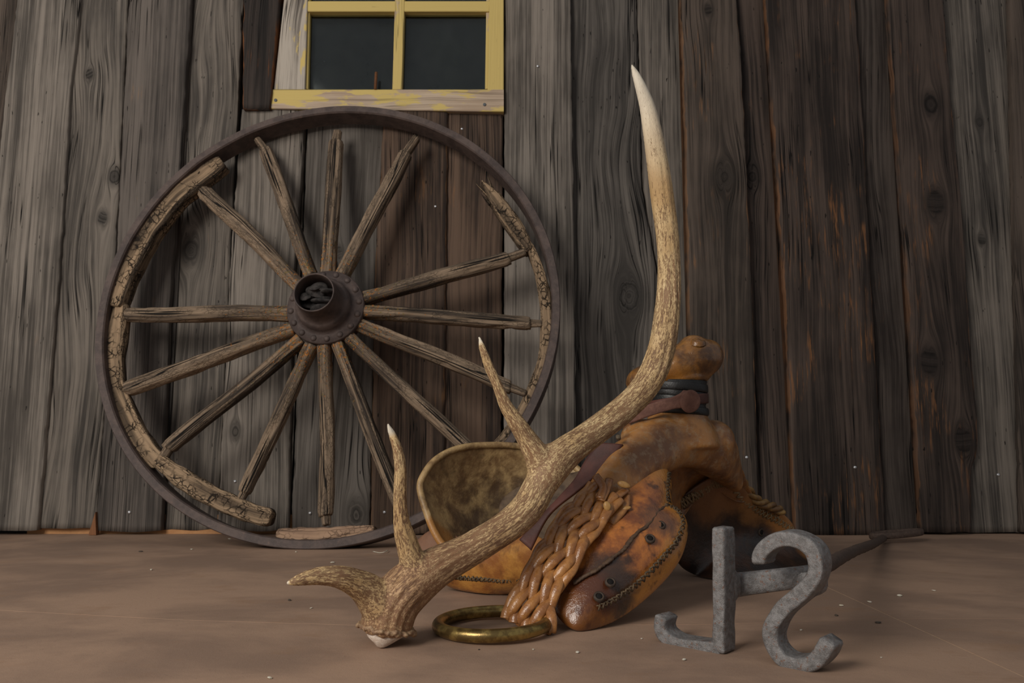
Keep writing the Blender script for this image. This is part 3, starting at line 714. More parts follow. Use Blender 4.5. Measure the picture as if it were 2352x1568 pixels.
for q, T, S, L, k in cent:
    m = best == k; i = IX[m, k]; d = V[m] - q[i, :3]; U = np.cross(S[i], T[i])
    x, y = (d * S[i]).sum(1), (d * U).sum(1); z = L[i] + (d * T[i]).sum(1)
    G[m] = np.stack([x, y, z + k * 3], 1); TH[m] = np.arctan2(y, x); SS[m] = z; rr[m] = q[i, 3]
    u_ = np.clip(z / L[-1], 0, 1); tip[m] = (u_ if k == 0 else [0, 0.12 + 0.38 * u_ + 0.5 * np.clip((u_ - 0.95) / 0.05, 0, 1), 0.2 + 0.45 * u_ + 0.35 * np.clip((u_ - 0.86) / 0.1, 0, 1), 0.25 + 0.4 * u_ + 0.35 * np.clip((u_ - 0.9) / 0.08, 0, 1)][k])
TH = TH + 0.35 * sn(SS[:, None], 12, 9.0)
groove = np.abs(sn(np.stack([np.cos(TH) * 3.6, np.sin(TH) * 3.6, SS * 7.0], 1), 21, 1.7))
fineg = sn(np.stack([np.cos(TH) * 9, np.sin(TH) * 9, SS * 20.0], 1), 22, 1.8)
basef = np.exp(-np.clip(SS, 0, 9) / 0.08) * (best == 0)
amp = (0.0010 + 0.0022 * basef) * (1 - 0.8 * blend) * np.clip((1.02 - tip) * 4, 0.05, 1)
disp = -amp * (1 - np.clip(groove / 0.35, 0, 1)) * 1.2 + amp * 0.45 * fineg + 0.0008 * sn(V, 23, 60) * (1 - tip * .7)
V = V + Nn * disp[:, None]
M = Mat('antler_bone'); X, Yg, Z = M.gc(); ed = M.ed(); wx, wy, wz = M.pos()
bl = E(M.t, M.attr('bl').outputs['Fac'])
ang = M.noise(X * 600, Yg * 600, Z * 150, 4.0, 0.75, 0.6); ang2 = M.noise(X * 210, Yg * 210, Z * 30, 4.0, 0.7)
iso = M.noise(wx * 380, wy * 380, wz * 380, 4.0, 0.75); big = M.noise(wx * 14, wy * 14, wz * 14, 4.0, 0.6)
ang2 = ang2 * (1.0 - bl * 0.8) + M.noise(wx * 120, wy * 120, wz * 120, 4.0, 0.7) * (bl * 0.8)
pat = ang * (1.0 - bl * 0.9) + iso * (bl * 0.9)
pit = (pat * 0.52 + ang2 * 0.32 + big * 0.16 - bl * 0.012 - ed * ed * ed * ed * ed * 0.16 - ed * 0.02).sm(0.44, 0.525)
base = M.mix(big.sm(0.35, 0.65), (0.56, 0.37, 0.175), (0.76, 0.57, 0.31))
base = M.mix(ed.sm(0.80, 0.99), base, (0.78, 0.71, 0.58))
base = M.mix((1.0 - ed).sm(0.72, 0.97) * 0.6, base, (0.40, 0.22, 0.12))
col = M.mix(pit * 0.88, base, M.mix(big.sm(0.4, 0.6), (0.125, 0.055, 0.030), (0.22, 0.105, 0.052)))
fin = M.noise(X * 900, Yg * 900, Z * 90, 2.0, 0.6)
col = M.mix(fin.sm(0.55, 0.75) * 0.3, col, (0.17, 0.10, 0.06))
MA = M.done(col, iso * 0.25 + 0.38, pat * 1.0 + fin * 0.4 - pit * 0.6, 0.0009, 0.4, hs=0.8)
ant = thing('elk_antler', tuple(PF(890, 1484)), 'long pale and brown speckled elk antler with four points resting on its burr', 'antler')
o = link('antler_beam', V, F, MA, ant, True, G, tip)
a = o.data.attributes.new('bl', 'FLOAT', 'POINT'); a.data.foreach_set('value', blend.astype(np.float32))
# burr and pedicle
bc = P(889, 1443, .985); ax = nrm(np.array([0.16, 0.10, 1.0])); ea = nrm(np.cross([0, 1, 0], ax)); eb = np.cross(ax, ea)
rb = 63 * pxm(bc); B = Bag(); rs = np.random.RandomState(3)
for k in range(58):
    t_ = 2 * math.pi * (k + rs.rand() * .8) / 58; r = rb * (1 + rs.uniform(-.06, .04))
    c = bc + r * (math.cos(t_) * ea + math.sin(t_) * eb) + ax * rs.uniform(-.0018, .0018)
    B.add(*blob(c, rs.uniform(.0026, .0048, 3) * [1, 1, .8], noise=0.2, seed=k, seg=10, rings=7))
Vx, Fx, G, Ee = revolve([(0.0, 0.004), (rb * 0.93, 0.004), (rb * 0.96, 0), (rb * 0.90, -0.003), (0.0, -0.004)], bc, ax, 40); B.add(Vx, Fx)
V, F, Nn = remesh(np.vstack(B.V), B.F, 0.0012, 2)
link('burr', V, F, plain('burr_bone', (0.20, 0.11, 0.06), (0.46, 0.31, 0.18), 180, 0.5, hd=0.0008), ant, True, V)
tipf = PF(877, 1486, 0.001)
Vx, Fx, G, Ee = revolve([(0.0, 1.0), (rb * 0.82, 1.0), (rb * 0.66, 0.72), (rb * 0.42, 0.42), (rb * 0.22, 0.16), (rb * 0.10, 0.0), (0, 0)], np.zeros(3), (0, 0, 1), 30)
hgt = Vx[:, 2:3]; base_c = bc - ax * 0.003
V = tipf + hgt * (base_c - tipf) + Vx[:, 0:1] * np.array([1, 0, 0]) + Vx[:, 1:2] * np.array([0, 1, 0])
V[:, 2] = V[:, 2] + hgt[:, 0] * (-(Vx[:, 0]) * ax[0] - Vx[:, 1] * ax[1])
V = V + (0.0030 * sn(V, 31, 170))[:, None] * (hgt * (1 - hgt) * 4); V[:, 2] = np.maximum(V[:, 2], 0.0008)
link('pedicle', V, [f[::-1] for f in Fx], plain('chalky_bone', (0.55, 0.42, 0.33), (0.72, 0.62, 0.52), 250, 0.8, hd=0.0008), ant, True)['label'] = 'chalky white bone stub under the burr'

# ------------------------------------------------------------------ saddle
sad = thing('saddle', tuple(PF(1400, 1400)), 'old amber rawhide western saddle tree with horn and braided strap behind the antler', 'saddle')
AMB, DBR, YLW = (0.42, 0.155, 0.028), (0.115, 0.036, 0.012), (0.58, 0.30, 0.07)
def pad_off(Hc, n, t_):
    k = np.arange(len(Hc)); H = np.fft.irfft(Hc * (t_ ** k), n)
    return H - (Hc[0].real / n) * (1 - t_ ** 2)
def pad(name, outline, center, th, bulge, mat, par=sad, rings=22, n=160, p=7.0, lump=0.0, seed=1, power=2.0, label=None):
    O = np.array([P(*q) for q in outline]); Cc = P(*center); O = catmull(O, n, True)
    nn = np.linalg.svd(O - O.mean(0))[2][2]
    if np.dot(nn, -O.mean(0) + np.array([0, 0, CAMH])) < 0: nn = -nn
    Hc = np.fft.rfft((O - Cc) @ nn); Oi = O - ((O - Cc) @ nn)[:, None] * nn
    V, G, Ee, F = [], [], [], []
    ts = 1 - np.linspace(0, 1, rings) ** 1.8
    for side in (1, -1):
        for i, t_ in enumerate(ts):
            q = Cc + t_ * (Oi - Cc) + nn * pad_off(Hc, n, t_)[:, None]
            hh = th / 2 * max(0.0, 1 - t_ ** p) ** 0.5
            off = bulge * (1 - t_ ** power) + side * hh
            q = q + nn * off + nn * (lump * sn(q, seed, 28) * (1 - t_ ** 6))[:, None]
            V.append(q); Ee.append(np.full(n, t_))
    V = np.vstack(V); Ee = np.concatenate(Ee); R_ = rings
    for s_ in (0, 1):
        b = s_ * R_ * n
        for i in range(R_ - 1):
            for j in range(n):
                f = (b + i * n + j, b + i * n + (j + 1) % n, b + (i + 1) * n + (j + 1) % n, b + (i + 1) * n + j)
                F.append(f if s_ == 0 else f[::-1])
    o = link(name, V, F, mat, par, True, V, Ee)
    m = o.modifiers.new('weld', 'WELD'); m.merge_threshold = 0.0002
    m = o.modifiers.new('ease', 'SMOOTH'); m.factor = 0.5; m.iterations = 14
    if label: o['label'] = label
    return o, (O, Cc, nn)
def fY(v): return PF(1176, v)[1]

dk = (0.012, 0.008, 0.006)
m_fork = leather('fork_hide', (0.42, 0.19, 0.052), (0.19, 0.078, 0.026), (0.50, 0.30, 0.12), 1, 1.0, 0.30, 0.35, dust=0.5, bump=0.9)
m_horn = leather('horn_hide', (0.27, 0.115, 0.022), (0.095, 0.040, 0.012), (0.36, 0.24, 0.08), 2, 1.6, 0.24, 0.5, spots=0.2, bump=0.8, dust=0.10, fade=[(P(1560, 880, 1.27), 0.03, (0.36, 0.14, 0.02), 0.6)])
m_near = leather('near_bar_hide', (0.50, 0.17, 0.030), (0.20, 0.058, 0.016), (0.52, 0.25, 0.06), 3, 1.2, 0.20, 0.7, edgecol=((0.52, 0.22, 0.035), 0.85), spots=0.85,
                 fade=[(P(1400, 1345, 1.08), 0.055, (0.035, 0.022, 0.016), 0.9), (P(1330, 1400, 1.06), 0.06, (0.10, 0.028, 0.010), 0.8), (P(1510, 1200, 1.15), 0.035, (0.10, 0.045, 0.024), 0.7), (P(1440, 1200, 1.17), 0.04, (0.09, 0.032, 0.014), 0.7), (P(1330, 1300, 1.13), 0.04, (0.08, 0.032, 0.016), 0.7)])
m_far = leather('shaded_far_bar_hide', (0.055, 0.022, 0.010), (0.014, 0.007, 0.005), (0.10, 0.040, 0.014), 4, 1.0, 0.34, 0.3, fade=[(P(1650, 1130, 1.44), 0.075, (0.20, 0.08, 0.024), 0.9), (P(1800, 1180, 1.57), 0.060, (0.40, 0.165, 0.038), 0.9), (P(1850, 1235, 1.62), 0.060, (0.40, 0.165, 0.038), 0.9), (P(1690, 1125, 1.47), 0.062, (0.24, 0.10, 0.03), 0.85), (P(1735, 1150, 1.52), 0.055, (0.34, 0.15, 0.04), 0.8)])  # shade painted into the hide colour, amber gloss painted along the upper edge
m_cant = leather('cantle_hide', (0.40, 0.265, 0.118), (0.17, 0.095, 0.040), (0.54, 0.40, 0.20), 5, 1.3, 0.45, 0.08, wear=0.8, spots=0.35, fade=[(P(1000, 1230, 1.31), 0.045, (0.36, 0.16, 0.035), 0.85), (P(1185, 1205, 1.40), 0.12, (0.045, 0.026, 0.016), 0.85)])  # amber hide at the lower left rim; shade painted in the dish bottom
m_skirt = leather('skirt_hide', (0.44, 0.20, 0.04), (0.25, 0.09, 0.02), (0.55, 0.30, 0.07), 6, 1.1, 0.24, 0.55, spots=0.4)
m_mauve = leather('oiled_strap', (0.105, 0.036, 0.026), (0.060, 0.022, 0.017), (0.12, 0.05, 0.04), 7, 1.0, 0.55, 0.0, bump=0.5)
m_suede = leather('suede_strap', (0.19, 0.095, 0.070), (0.13, 0.062, 0.047), (0.26, 0.145, 0.11), 8, 2.5, 0.9, 0.0, bump=1.2)
m_stitch = plain('old_rawhide_lacing', (0.045, 0.030, 0.020), (0.17, 0.115, 0.06), 160, 0.7, hd=0.0008)
m_black = plain('black_rubber_wrap', (0.010, 0.010, 0.010), (0.019, 0.019, 0.020), 60, 0.42, hd=0.0006)

# cantle: a shallow dish with a rolled rim
c_out = [(965, 1122, 1.34), (975, 1088, 1.35), (1003, 1054, 1.37), (1052, 1030, 1.40), (1120, 1022, 1.43), (1200, 1026, 1.45), (1275, 1045, 1.45), (1335, 1085, 1.43), (1352, 1130, 1.40), (1335, 1185, 1.36),
         (1270, 1240, 1.33), (1180, 1275, 1.31), (1090, 1285, 1.30), (1030, 1262, 1.30), (1000, 1225, 1.31), (980, 1175, 1.325)]
cant, (cO, cC, cN) = pad('cantle', c_out, (1170, 1180, 1.42), 0.012, -0.034, m_cant, p=10, lump=0.002, power=2.2)
Vx, Fx, G, Ee = sweep(cO, (0.0062, 0.0060), 14, closed=True); link('cantle_rim', Vx, Fx, m_cant, sad, True, Vx)
# rear skirt of the near bar
pad('rear_skirt', [(996, 1305, 1.33), (1005, 1282, 1.33), (1022, 1262, 1.33), (1070, 1240, 1.33), (1150, 1215, 1.29), (1225, 1225, 1.23), (1275, 1270, 1.185), (1250, 1335, 1.22), (1180, 1363, fY(1366)), (1110, 1363, fY(1366)), (1050, 1353, fY(1356)), (1012, 1334, 1.32)],
    (1110, 1290, 1.30), 0.026, 0.012, m_skirt, p=5, lump=0.002, seed=4, label='glossy yellow amber rear skirt of the saddle')
pad('rear_leather', [(925, 1300, 1.365), (935, 1265, 1.37), (960, 1238, 1.375), (1000, 1215, 1.37), (1060, 1240, 1.35), (1050, 1300, 1.345), (970, 1315, 1.355)], (990, 1270, 1.362), 0.012, 0.004,
    leather('dull_brown_hide', (0.20, 0.095, 0.05), (0.11, 0.05, 0.03), (0.28, 0.16, 0.09), 10, 1.0, 0.6, 0.0), p=6)
# seat between cantle and fork
pad('seat', [(1150, 1150, 1.40), (1230, 1100, 1.42), (1320, 1085, 1.42), (1400, 1060, 1.38), (1440, 1110, 1.33), (1410, 1190, 1.28), (1330, 1270, 1.24), (1230, 1290, 1.27), (1160, 1230, 1.34)],
    (1300, 1180, 1.34), 0.02, -0.012, leather('seat_hide', (0.13, 0.085, 0.05), (0.05, 0.03, 0.02), (0.20, 0.13, 0.075), 11, 1.2, 0.5, 0.05), p=5)
# near bar: the big glossy front pad
n_out = [(1470, 1062, 1.235), (1525, 1068, 1.24), (1543, 1110, 1.235), (1545, 1160, 1.215), (1572, 1183, 1.20), (1581, 1225, 1.18), (1562, 1288, 1.15), (1512, 1350, 1.12), (1440, 1410, 1.085), (1380, 1440, 1.062), (1325, 1449, fY(1452)),
         (1286, 1424, 1.058), (1262, 1380, 1.08), (1235, 1320, 1.12), (1250, 1250, 1.16), (1305, 1175, 1.20), (1380, 1110, 1.225)]
near, (nO, nC, nN) = pad('near_bar', n_out, (1420, 1268, 1.135), 0.030, 0.020, m_near, p=5, lump=0.0022, seed=7, label='glossy orange amber front bar pad with dark stains')
# far bar
f_out = [(1545, 1165, 1.43), (1590, 1120, 1.42), (1650, 1088, 1.43), (1695, 1100, 1.46), (1722, 1138, 1.50), (1762, 1160, 1.54), (1800, 1180, 1.57), (1828, 1215, 1.60), (1838, 1258, 1.61), (1858, 1292, fY(1300)), (1835, 1316, fY(1318)),
         (1760, 1326, 1.475), (1650, 1330, fY(1333)), (1590, 1318, 1.47), (1556, 1290, 1.45), (1542, 1230, 1.44)]
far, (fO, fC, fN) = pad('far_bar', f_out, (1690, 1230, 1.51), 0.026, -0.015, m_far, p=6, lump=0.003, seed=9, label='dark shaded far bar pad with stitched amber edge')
# fork arch and neck, one skin
fk = beam([(1372, 1165, 1.18, 42), (1412, 1112, 1.20, 54), (1462, 1058, 1.235, 62), (1520, 1022, 1.28, 64), (1580, 1014, 1.325, 60), (1632, 1034, 1.37, 60), (1660, 1066, 1.41, 44), (1680, 1095, 1.44, 30), (1696, 1120, 1.46, 16)], 70)
V, F, G, Ee = sweep(fk[:, :3], np.stack([fk[:, 3], fk[:, 3] * 0.82], 1), 30, up=(0.3, -1, 0.2), exp=2.4)
B = Bag(); B.add(V, F)
nk = beam([(1560, 1030, 1.325, 92), (1558, 990, 1.325, 82), (1557, 960, 1.325, 68), (1556, 935, 1.325, 58), (1556, 890, 1.325, 52), (1554, 870, 1.325, 54)], 24)
V, F, G, Ee = sweep(nk[:, :3], nk[:, 3], 28); B.add(V, F)
for (u, v, Y, r) in ((1470, 1010, 1.28, 48), (1636, 1012, 1.36, 50), (1430, 1045, 1.25, 36), (1655, 1040, 1.39, 40)):
    c = P(u, v, Y); B.add(*blob(c, (r * pxm(c),) * 3))
V, F, Nn = remesh(np.vstack(B.V), B.F, 0.003, 34)
V = V + Nn * (0.0016 * sn(V, 41, 26) + 0.0003 * sn(V, 42, 140))[:, None]
link('fork', V, F, m_fork, sad, True, V)
pad('gullet', [(1520, 1056, 1.33), (1590, 1040, 1.35), (1660, 1044, 1.39), (1702, 1072, 1.43), (1718, 1112, 1.47), (1732, 1148, 1.51), (1694, 1152, 1.48), (1648, 1128, 1.455), (1600, 1142, 1.44), (1554, 1205, 1.42), (1537, 1150, 1.38)],
    (1610, 1108, 1.44), 0.018, -0.006, leather('gullet_hide', (0.36, 0.155, 0.040), (0.15, 0.060, 0.020), (0.46, 0.26, 0.09), 15, 1.0, 0.36, 0.25, dust=0.25), p=5, lump=0.002, seed=12)
# horn
hB = Bag()
for (u, v, Y, ra, rb_, rc, rot) in ((1590, 828, 1.32, 68, 60, 50, 18), (1548, 845, 1.32, 86, 64, 46, 16), (1484, 868, 1.315, 50, 46, 33, 20), (1592, 796, 1.315, 34, 34, 26, 0), (1622, 822, 1.32, 38, 46, 44, -30), (1556, 872, 1.325, 76, 62, 22, 6), (1592, 848, 1.325, 48, 54, 32, 0)):
    c = P(u, v, Y); k = pxm(c); hB.add(*blob(c, (ra * k, rb_ * k, rc * k), rotm('Y', -rot), seg=24, rings=16))
V, F, Nn = remesh(np.vstack(hB.V), hB.F, 0.0022, 9)
V = V + Nn * (0.0010 * sn(V, 43, 60) + 0.0005 * sn(V, 44, 190))[:, None]
horn = link('horn', V, F, m_horn, sad, True, V)
c = P(1604, 784, 1.288); Vx, Fx, G, Ee = revolve([(0.0, .003), (.004, .003), (.006, .001), (.0085, .0032), (.011, .002), (.013, -.004)], c, (0.0, -0.45, 0.9), 18)
Vx = Vx + (0.0008 * sn(Vx, 8, 400))[:, None]
link('horn_button', Vx, [f[::-1] for f in Fx], m_horn, None).parent = horn
# black wrap around the neck: overlapping bands
Vx, Fx, G, Ee = sweep(np.array([P(1557, v, 1.325) for v in (876, 890, 910, 930, 950)]), np.array([66, 62, 60, 62, 68]) * pxm(P(1557, 910, 1.325)), 36); link('neck_wrap', Vx, Fx, m_black, sad, True, Vx)
for k, (v, r, hh, tl) in enumerate(((889, 65, 10, -5), (903, 62, 10, -9), (918, 61, 10, -4), (942, 67, 9, -5))):
    c = P(1556, v, 1.325); q = pxm(c); t_ = np.linspace(0, 2 * np.pi, 60, endpoint=False)
    ring = c + np.stack([np.cos(t_) * r * q, np.sin(t_) * r * q * 0.95, np.cos(t_ + 0.3) * tl * q], 1)
    Vx, Fx, G, Ee = sweep(ring, (0.0028, hh * q), 14, up=(0, 0, 1), exp=3.0, closed=True)
    link('neck_wrap', Vx, Fx, m_black, sad, True, Vx)
# suede strap round the neck with a folded end
c = P(1556, 926, 1.325); q = pxm(c); t_ = np.linspace(-3.6, 0.30, 50)
ring = c + np.stack([np.cos(t_) * 68 * q, np.sin(t_) * 66 * q, (np.cos(t_) * 9 + 2) * q], 1)
Vx, Fx, G, Ee = sweep(ring, (0.0016, 0.0085), 10, up=(0, 0, 1), exp=4); link('horn_strap', Vx, Fx, m_mauve, sad, True, Vx)
lp = catmull([P(1440, 962, 1.262), P(1480, 946, 1.258), (P(1530, 930, 1.256)), P(1566, 920, 1.254), P(1588, 913, 1.252)], 40)
hw = np.interp(np.linspace(0, 1, 40), [0, .6, .75, .86, 1], [.009, .0095, .012, .0155, .012])
Vx, Fx, G, Ee = sweep(lp, np.stack([np.full(40, .0022), hw], 1), 12, up=(0.35, 0, 1), exp=4); link('strap_end', Vx, Fx, m_suede, sad, True, Vx)
kk = P(1586, 922, 1.251); Vx, Fx = blob(kk, (.0155, .004, .0185), rotm('Y', 12), noise=.06, seg=20, rings=12); link('strap_end', Vx, Fx, m_suede, sad, True, Vx)
# dark red brown strap lying over the seat
def ribbon(name, L_, R_, th, mat, n=50):
    A = catmull([P(*q) for q in L_], n); Bq = catmull([P(*q) for q in R_], n)
    nn = nrm(np.cross(np.gradient(A, axis=0), Bq - A)); nn = nn * np.sign((nn @ np.array([0, -1, 0])))[:, None]
    rows = []; ss = np.linspace(0, 1, 9)
    for s_ in ss: rows.append(A + (Bq - A) * s_ + nn * (0.0012 * (1 - (2 * s_ - 1) ** 2)))
    for s_ in ss[::-1]: rows.append(A + (Bq - A) * s_ + nn * (0.0012 * (1 - (2 * s_ - 1) ** 2) - th))
    V = np.stack(rows, 1).reshape(-1, 3); m = len(rows)
    F = [(i * m + j, i * m + (j + 1) % m, (i + 1) * m + (j + 1) % m, (i + 1) * m + j) for i in range(n - 1) for j in range(m)]
    F += [tuple(range(m))[::-1], tuple((n - 1) * m + j for j in range(m))]
    return link(name, V, F, mat, sad, True, V)
ribbon('latigo_strap', [(1377, 1016, 1.215), (1346, 1053, 1.21), (1320, 1098, 1.20), (1287, 1136, 1.185), (1238, 1188, 1.17), (1193, 1238, 1.155)],
       [(1431, 1020, 1.205), (1410, 1050, 1.20), (1376, 1084, 1.19), (1324, 1128, 1.178), (1262, 1180, 1.165), (1220, 1262, 1.145)], 0.0035, m_mauve)['label'] = 'dark red brown flat strap crossing the seat'

# surface lookup on a pad so lacing, holes and seams sit on it
def on_pad(u, v, info, bulge, th, power=2.0, p=5.0):
    O, Cc, nn = info; q = PP(u, v, Cc, nn)
    a = q - Cc; OO = O - Cc; OO = OO - (OO @ nn)[:, None] * nn
    cosv = (nrm(OO) @ nrm(a)); i = cosv.argmax(); t_ = min(0.985, np.linalg.norm(a) / np.linalg.norm(OO[i]))
    off = pad_off(np.fft.rfft((O - Cc) @ nn), len(O), t_)[i] + bulge * (1 - t_ ** power) + th / 2 * math.sqrt(max(0, 1 - t_ ** p))
    return PP(u, v, Cc + nn * off, nn), nn
m_tan = plain('tan_lacing', (0.13, 0.085, 0.045), (0.32, 0.22, 0.11), 160, 0.6, hd=0.0008)
def lacing(name, pts, info, bulge, th, n, amp=7, parent=sad, r=0.00125, p=5.0, seed=0, power=2.0, mat=None):
    c = catmull(pts, n); d = nrm(np.gradient(c, axis=0)); B = Bag(); rs = np.random.RandomState(seed)
    for i in range(n - 1):
        for sgn in (-1, 1):
            pr_ = np.array([-d[i][1], d[i][0]]) * amp * sgn
            a_ = c[i] + pr_ + d[i] * rs.uniform(-1.5, 1.5); b_ = c[i + 1] - pr_ + d[i] * rs.uniform(-1.5, 1.5)
            q0, nn = on_pad(*a_, info, bulge, th, power, p); q1, _ = on_pad(*b_, info, bulge, th, power, p); mm = (q0 + q1) / 2 + nn * rs.uniform(.0012, .0026)
            B.add(*sweep(np.array([q0 - nn * .001, q0 * .5 + mm * .5 + nn * .0006, mm, q1 * .5 + mm * .5 + nn * .0006, q1 - nn * .001]), r * rs.uniform(.8, 1.3), 6))
    o = B.out(name, mat or m_stitch, parent); o['kind'] = 'stuff'; return o
NI = (nO, nC, nN)
lacing('lacing', [(1525, 1160), (1555, 1172), (1568, 1200), (1556, 1240), (1530, 1272), (1505, 1300), (1470, 1335), (1440, 1358), (1405, 1380), (1372, 1396)], NI, .020, .030, 32, 6)
lacing('lacing', [(1536, 1084), (1534, 1105), (1532, 1130), (1536, 1155)], NI, .020, .030, 10, 5, seed=4)
lacing('lacing', [(1560, 1160), (1610, 1132), (1650, 1108), (1680, 1108)], (fO, fC, fN), -.015, .026, 24, 11, p=6, seed=5, mat=m_tan, r=.0017)
lacing('lacing', [(1680, 1108), (1712, 1150), (1750, 1176), (1790, 1198), (1825, 1226), (1836, 1262)], (fO, fC, fN), -.015, .026, 24, 9, p=6, seed=6, mat=m_tan, r=.0015)
# lacing on the rear skirt
so = [(996, 1305, 1.33), (1005, 1282, 1.33), (1022, 1262, 1.33), (1070, 1240, 1.33), (1150, 1215, 1.29), (1225, 1225, 1.23), (1275, 1270, 1.185), (1250, 1335, 1.22), (1180, 1363, fY(1366)), (1110, 1363, fY(1366)), (1050, 1353, fY(1356)), (1012, 1334, 1.32)]
SO = catmull([P(*q) for q in so], 160, True); SN = np.linalg.svd(SO - SO.mean(0))[2][2]; SN = SN if SN[1] < 0 else -SN
lacing('lacing', [(1020, 1320), (1060, 1327), (1110, 1330), (1160, 1334), (1200, 1330)], (SO, P(1110, 1290, 1.30), SN), .012, .026, 22, 5, seed=7)
# raised seam ridge along the near bar
sp = catmull([(1532, 1158), (1512, 1172), (1492, 1200), (1455, 1232), (1432, 1262), (1405, 1282), (1375, 1305), (1345, 1322), (1318, 1338)], 60)
sp = np.array([on_pad(u + 1.5 * math.sin(u * .9), v, NI, .020, .030)[0] for u, v in sp])
Vx, Fx, G, Ee = sweep(sp, np.stack([.0034 + .0008 * sn(sp, 3, 300), np.full(60, .0024)], 1), 8); link('seam', Vx, Fx, plain('seam_hide', (0.06, 0.035, 0.022), (0.12, 0.07, 0.04), 200, 0.6), sad, True, Vx)
m_hole = plain('hole_edge', (0.035, 0.024, 0.018), (0.07, 0.045, 0.03), 200, 0.6)
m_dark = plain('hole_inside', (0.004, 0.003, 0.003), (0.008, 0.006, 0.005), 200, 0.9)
def hole(u, v, info, bulge, th, r, p=5.0):
    q, nn = on_pad(u, v, info, bulge, th, p=p); q = q + nn * .0012
    Vx, Fx, G, Ee = revolve([(r * .72, -.001), (r * .80, .0012), (r * 1.0, .0017), (r * 1.3, .0003), (r * 1.35, -.002)], q, nn, 18)
    o = link('lace_hole', Vx, Fx, m_hole, sad, True, Vx)
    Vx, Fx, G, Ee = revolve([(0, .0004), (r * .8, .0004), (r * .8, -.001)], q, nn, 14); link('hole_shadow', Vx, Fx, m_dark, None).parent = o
for u, v in ((1517, 1206), (1493, 1237), (1402, 1337), (1376, 1370)): hole(u, v, NI, .020, .030, .0056)
hole(1748, 1222, (fO, fC, fN), -.015, .026, .006, 6.0)
# hide screw on the fork
for u, v, Y, r in ((1420, 1003, 1.199, .004), (1549, 1049, 1.243, .0035)):
    c = P(u, v, Y); Vx, Fx, G, Ee = revolve([(0, .001), (r * .5, .0012), (r, .0004), (r, -.006)], c, (-.2, -1, .35), 12)
    link('screw', Vx, [f[::-1] for f in Fx], plain('dull_screw', (0.10, 0.075, 0.05), (0.2, 0.15, 0.1), 300, 0.5, 0.5), sad)
# twisted rawhide rope on the far side
rp = catmull([P(1690, 1085, 1.47), P(1712, 1118, 1.49), P(1740, 1150, 1.51), P(1770, 1162, 1.53), P(1795, 1175, 1.55)], 60)
T = nrm(np.gradient(rp, axis=0)); S = nrm(np.cross(T, [0, -1, 0.3])); U = np.cross(S, T)
for k in range(3):
    a = np.linspace(0, 14, 60) + k * 2.094; q = rp + (np.cos(a)[:, None] * S + np.sin(a)[:, None] * U) * .0055
    Vx, Fx, G, Ee = sweep(q, .0052, 8); link('twisted_lace', Vx, Fx, leather('lace_hide', (0.30, 0.17, 0.05), (0.14, 0.07, 0.025), (0.42, 0.28, 0.1), 12, 2, 0.45, 0.1) if k == 0 else bpy.data.materials['lace_hide'], sad, True, Vx)

# braided strap: eight strands woven over and under
m_braid = leather('braid_rawhide', (0.42, 0.185, 0.050), (0.25, 0.098, 0.028), (0.52, 0.29, 0.10), 13, 2.2, 0.26, 0.6, bump=0.8)
bc_ = catmull([(1392, 1128, 1.150, 46), (1350, 1178, 1.122, 50), (1318, 1215, 1.105, 53), (1285, 1270, 1.082, 54), (1255, 1320, 1.068, 54), (1228, 1370, 1.056, 54), (1204, 1420, 1.046, 56), (1197, 1438, 1.046, 54)], 300)
BC = np.array([[*P(u, v, Y), w_ * pxm(P(u, v, Y))] for u, v, Y, w_ in bc_]); BC = even(BC, 300)
BT = nrm(np.gradient(BC[:, :3], axis=0)); BN = nrm(np.array([-0.25, -1, 0.42])); BS = nrm(np.cross(BT, BN)); BN2 = nrm(np.cross(BS, BT)); BN2 = BN2 * np.sign(BN2 @ BN)[:, None]
NS, PER = 8, 0.56
Lb = np.linspace(0, 1, 300) * np.linalg.norm(np.diff(BC[:, :3], axis=0), axis=1).sum()
for k in range(NS):
    ph = Lb / PER + k / NS; fr = ph % 1.0
    tri = 1 - 4 * np.abs(fr - 0.5); tri = np.sin(tri * 1.25) / math.sin(1.25)
    dirn = np.tanh(np.sin(2 * np.pi * fr + 0.0) * 5)
    zz = np.cos(2 * np.pi * NS * ph) * dirn
    q = BC[:, :3] + BS * (tri * BC[:, 3] * 0.86)[:, None] + BN2 * (zz * 0.0042)[:, None]
    hw = 0.0074 * (BC[:, 3] / BC[:, 3].mean()) * (0.86 + 0.14 * zz)
    Vx, Fx, G, Ee = sweep(q, np.stack([hw, np.full(300, .0040)], 1), 14, up=BN2, exp=1.7)
    link('braid_strand', Vx, Fx, m_braid, sad, True, Vx)
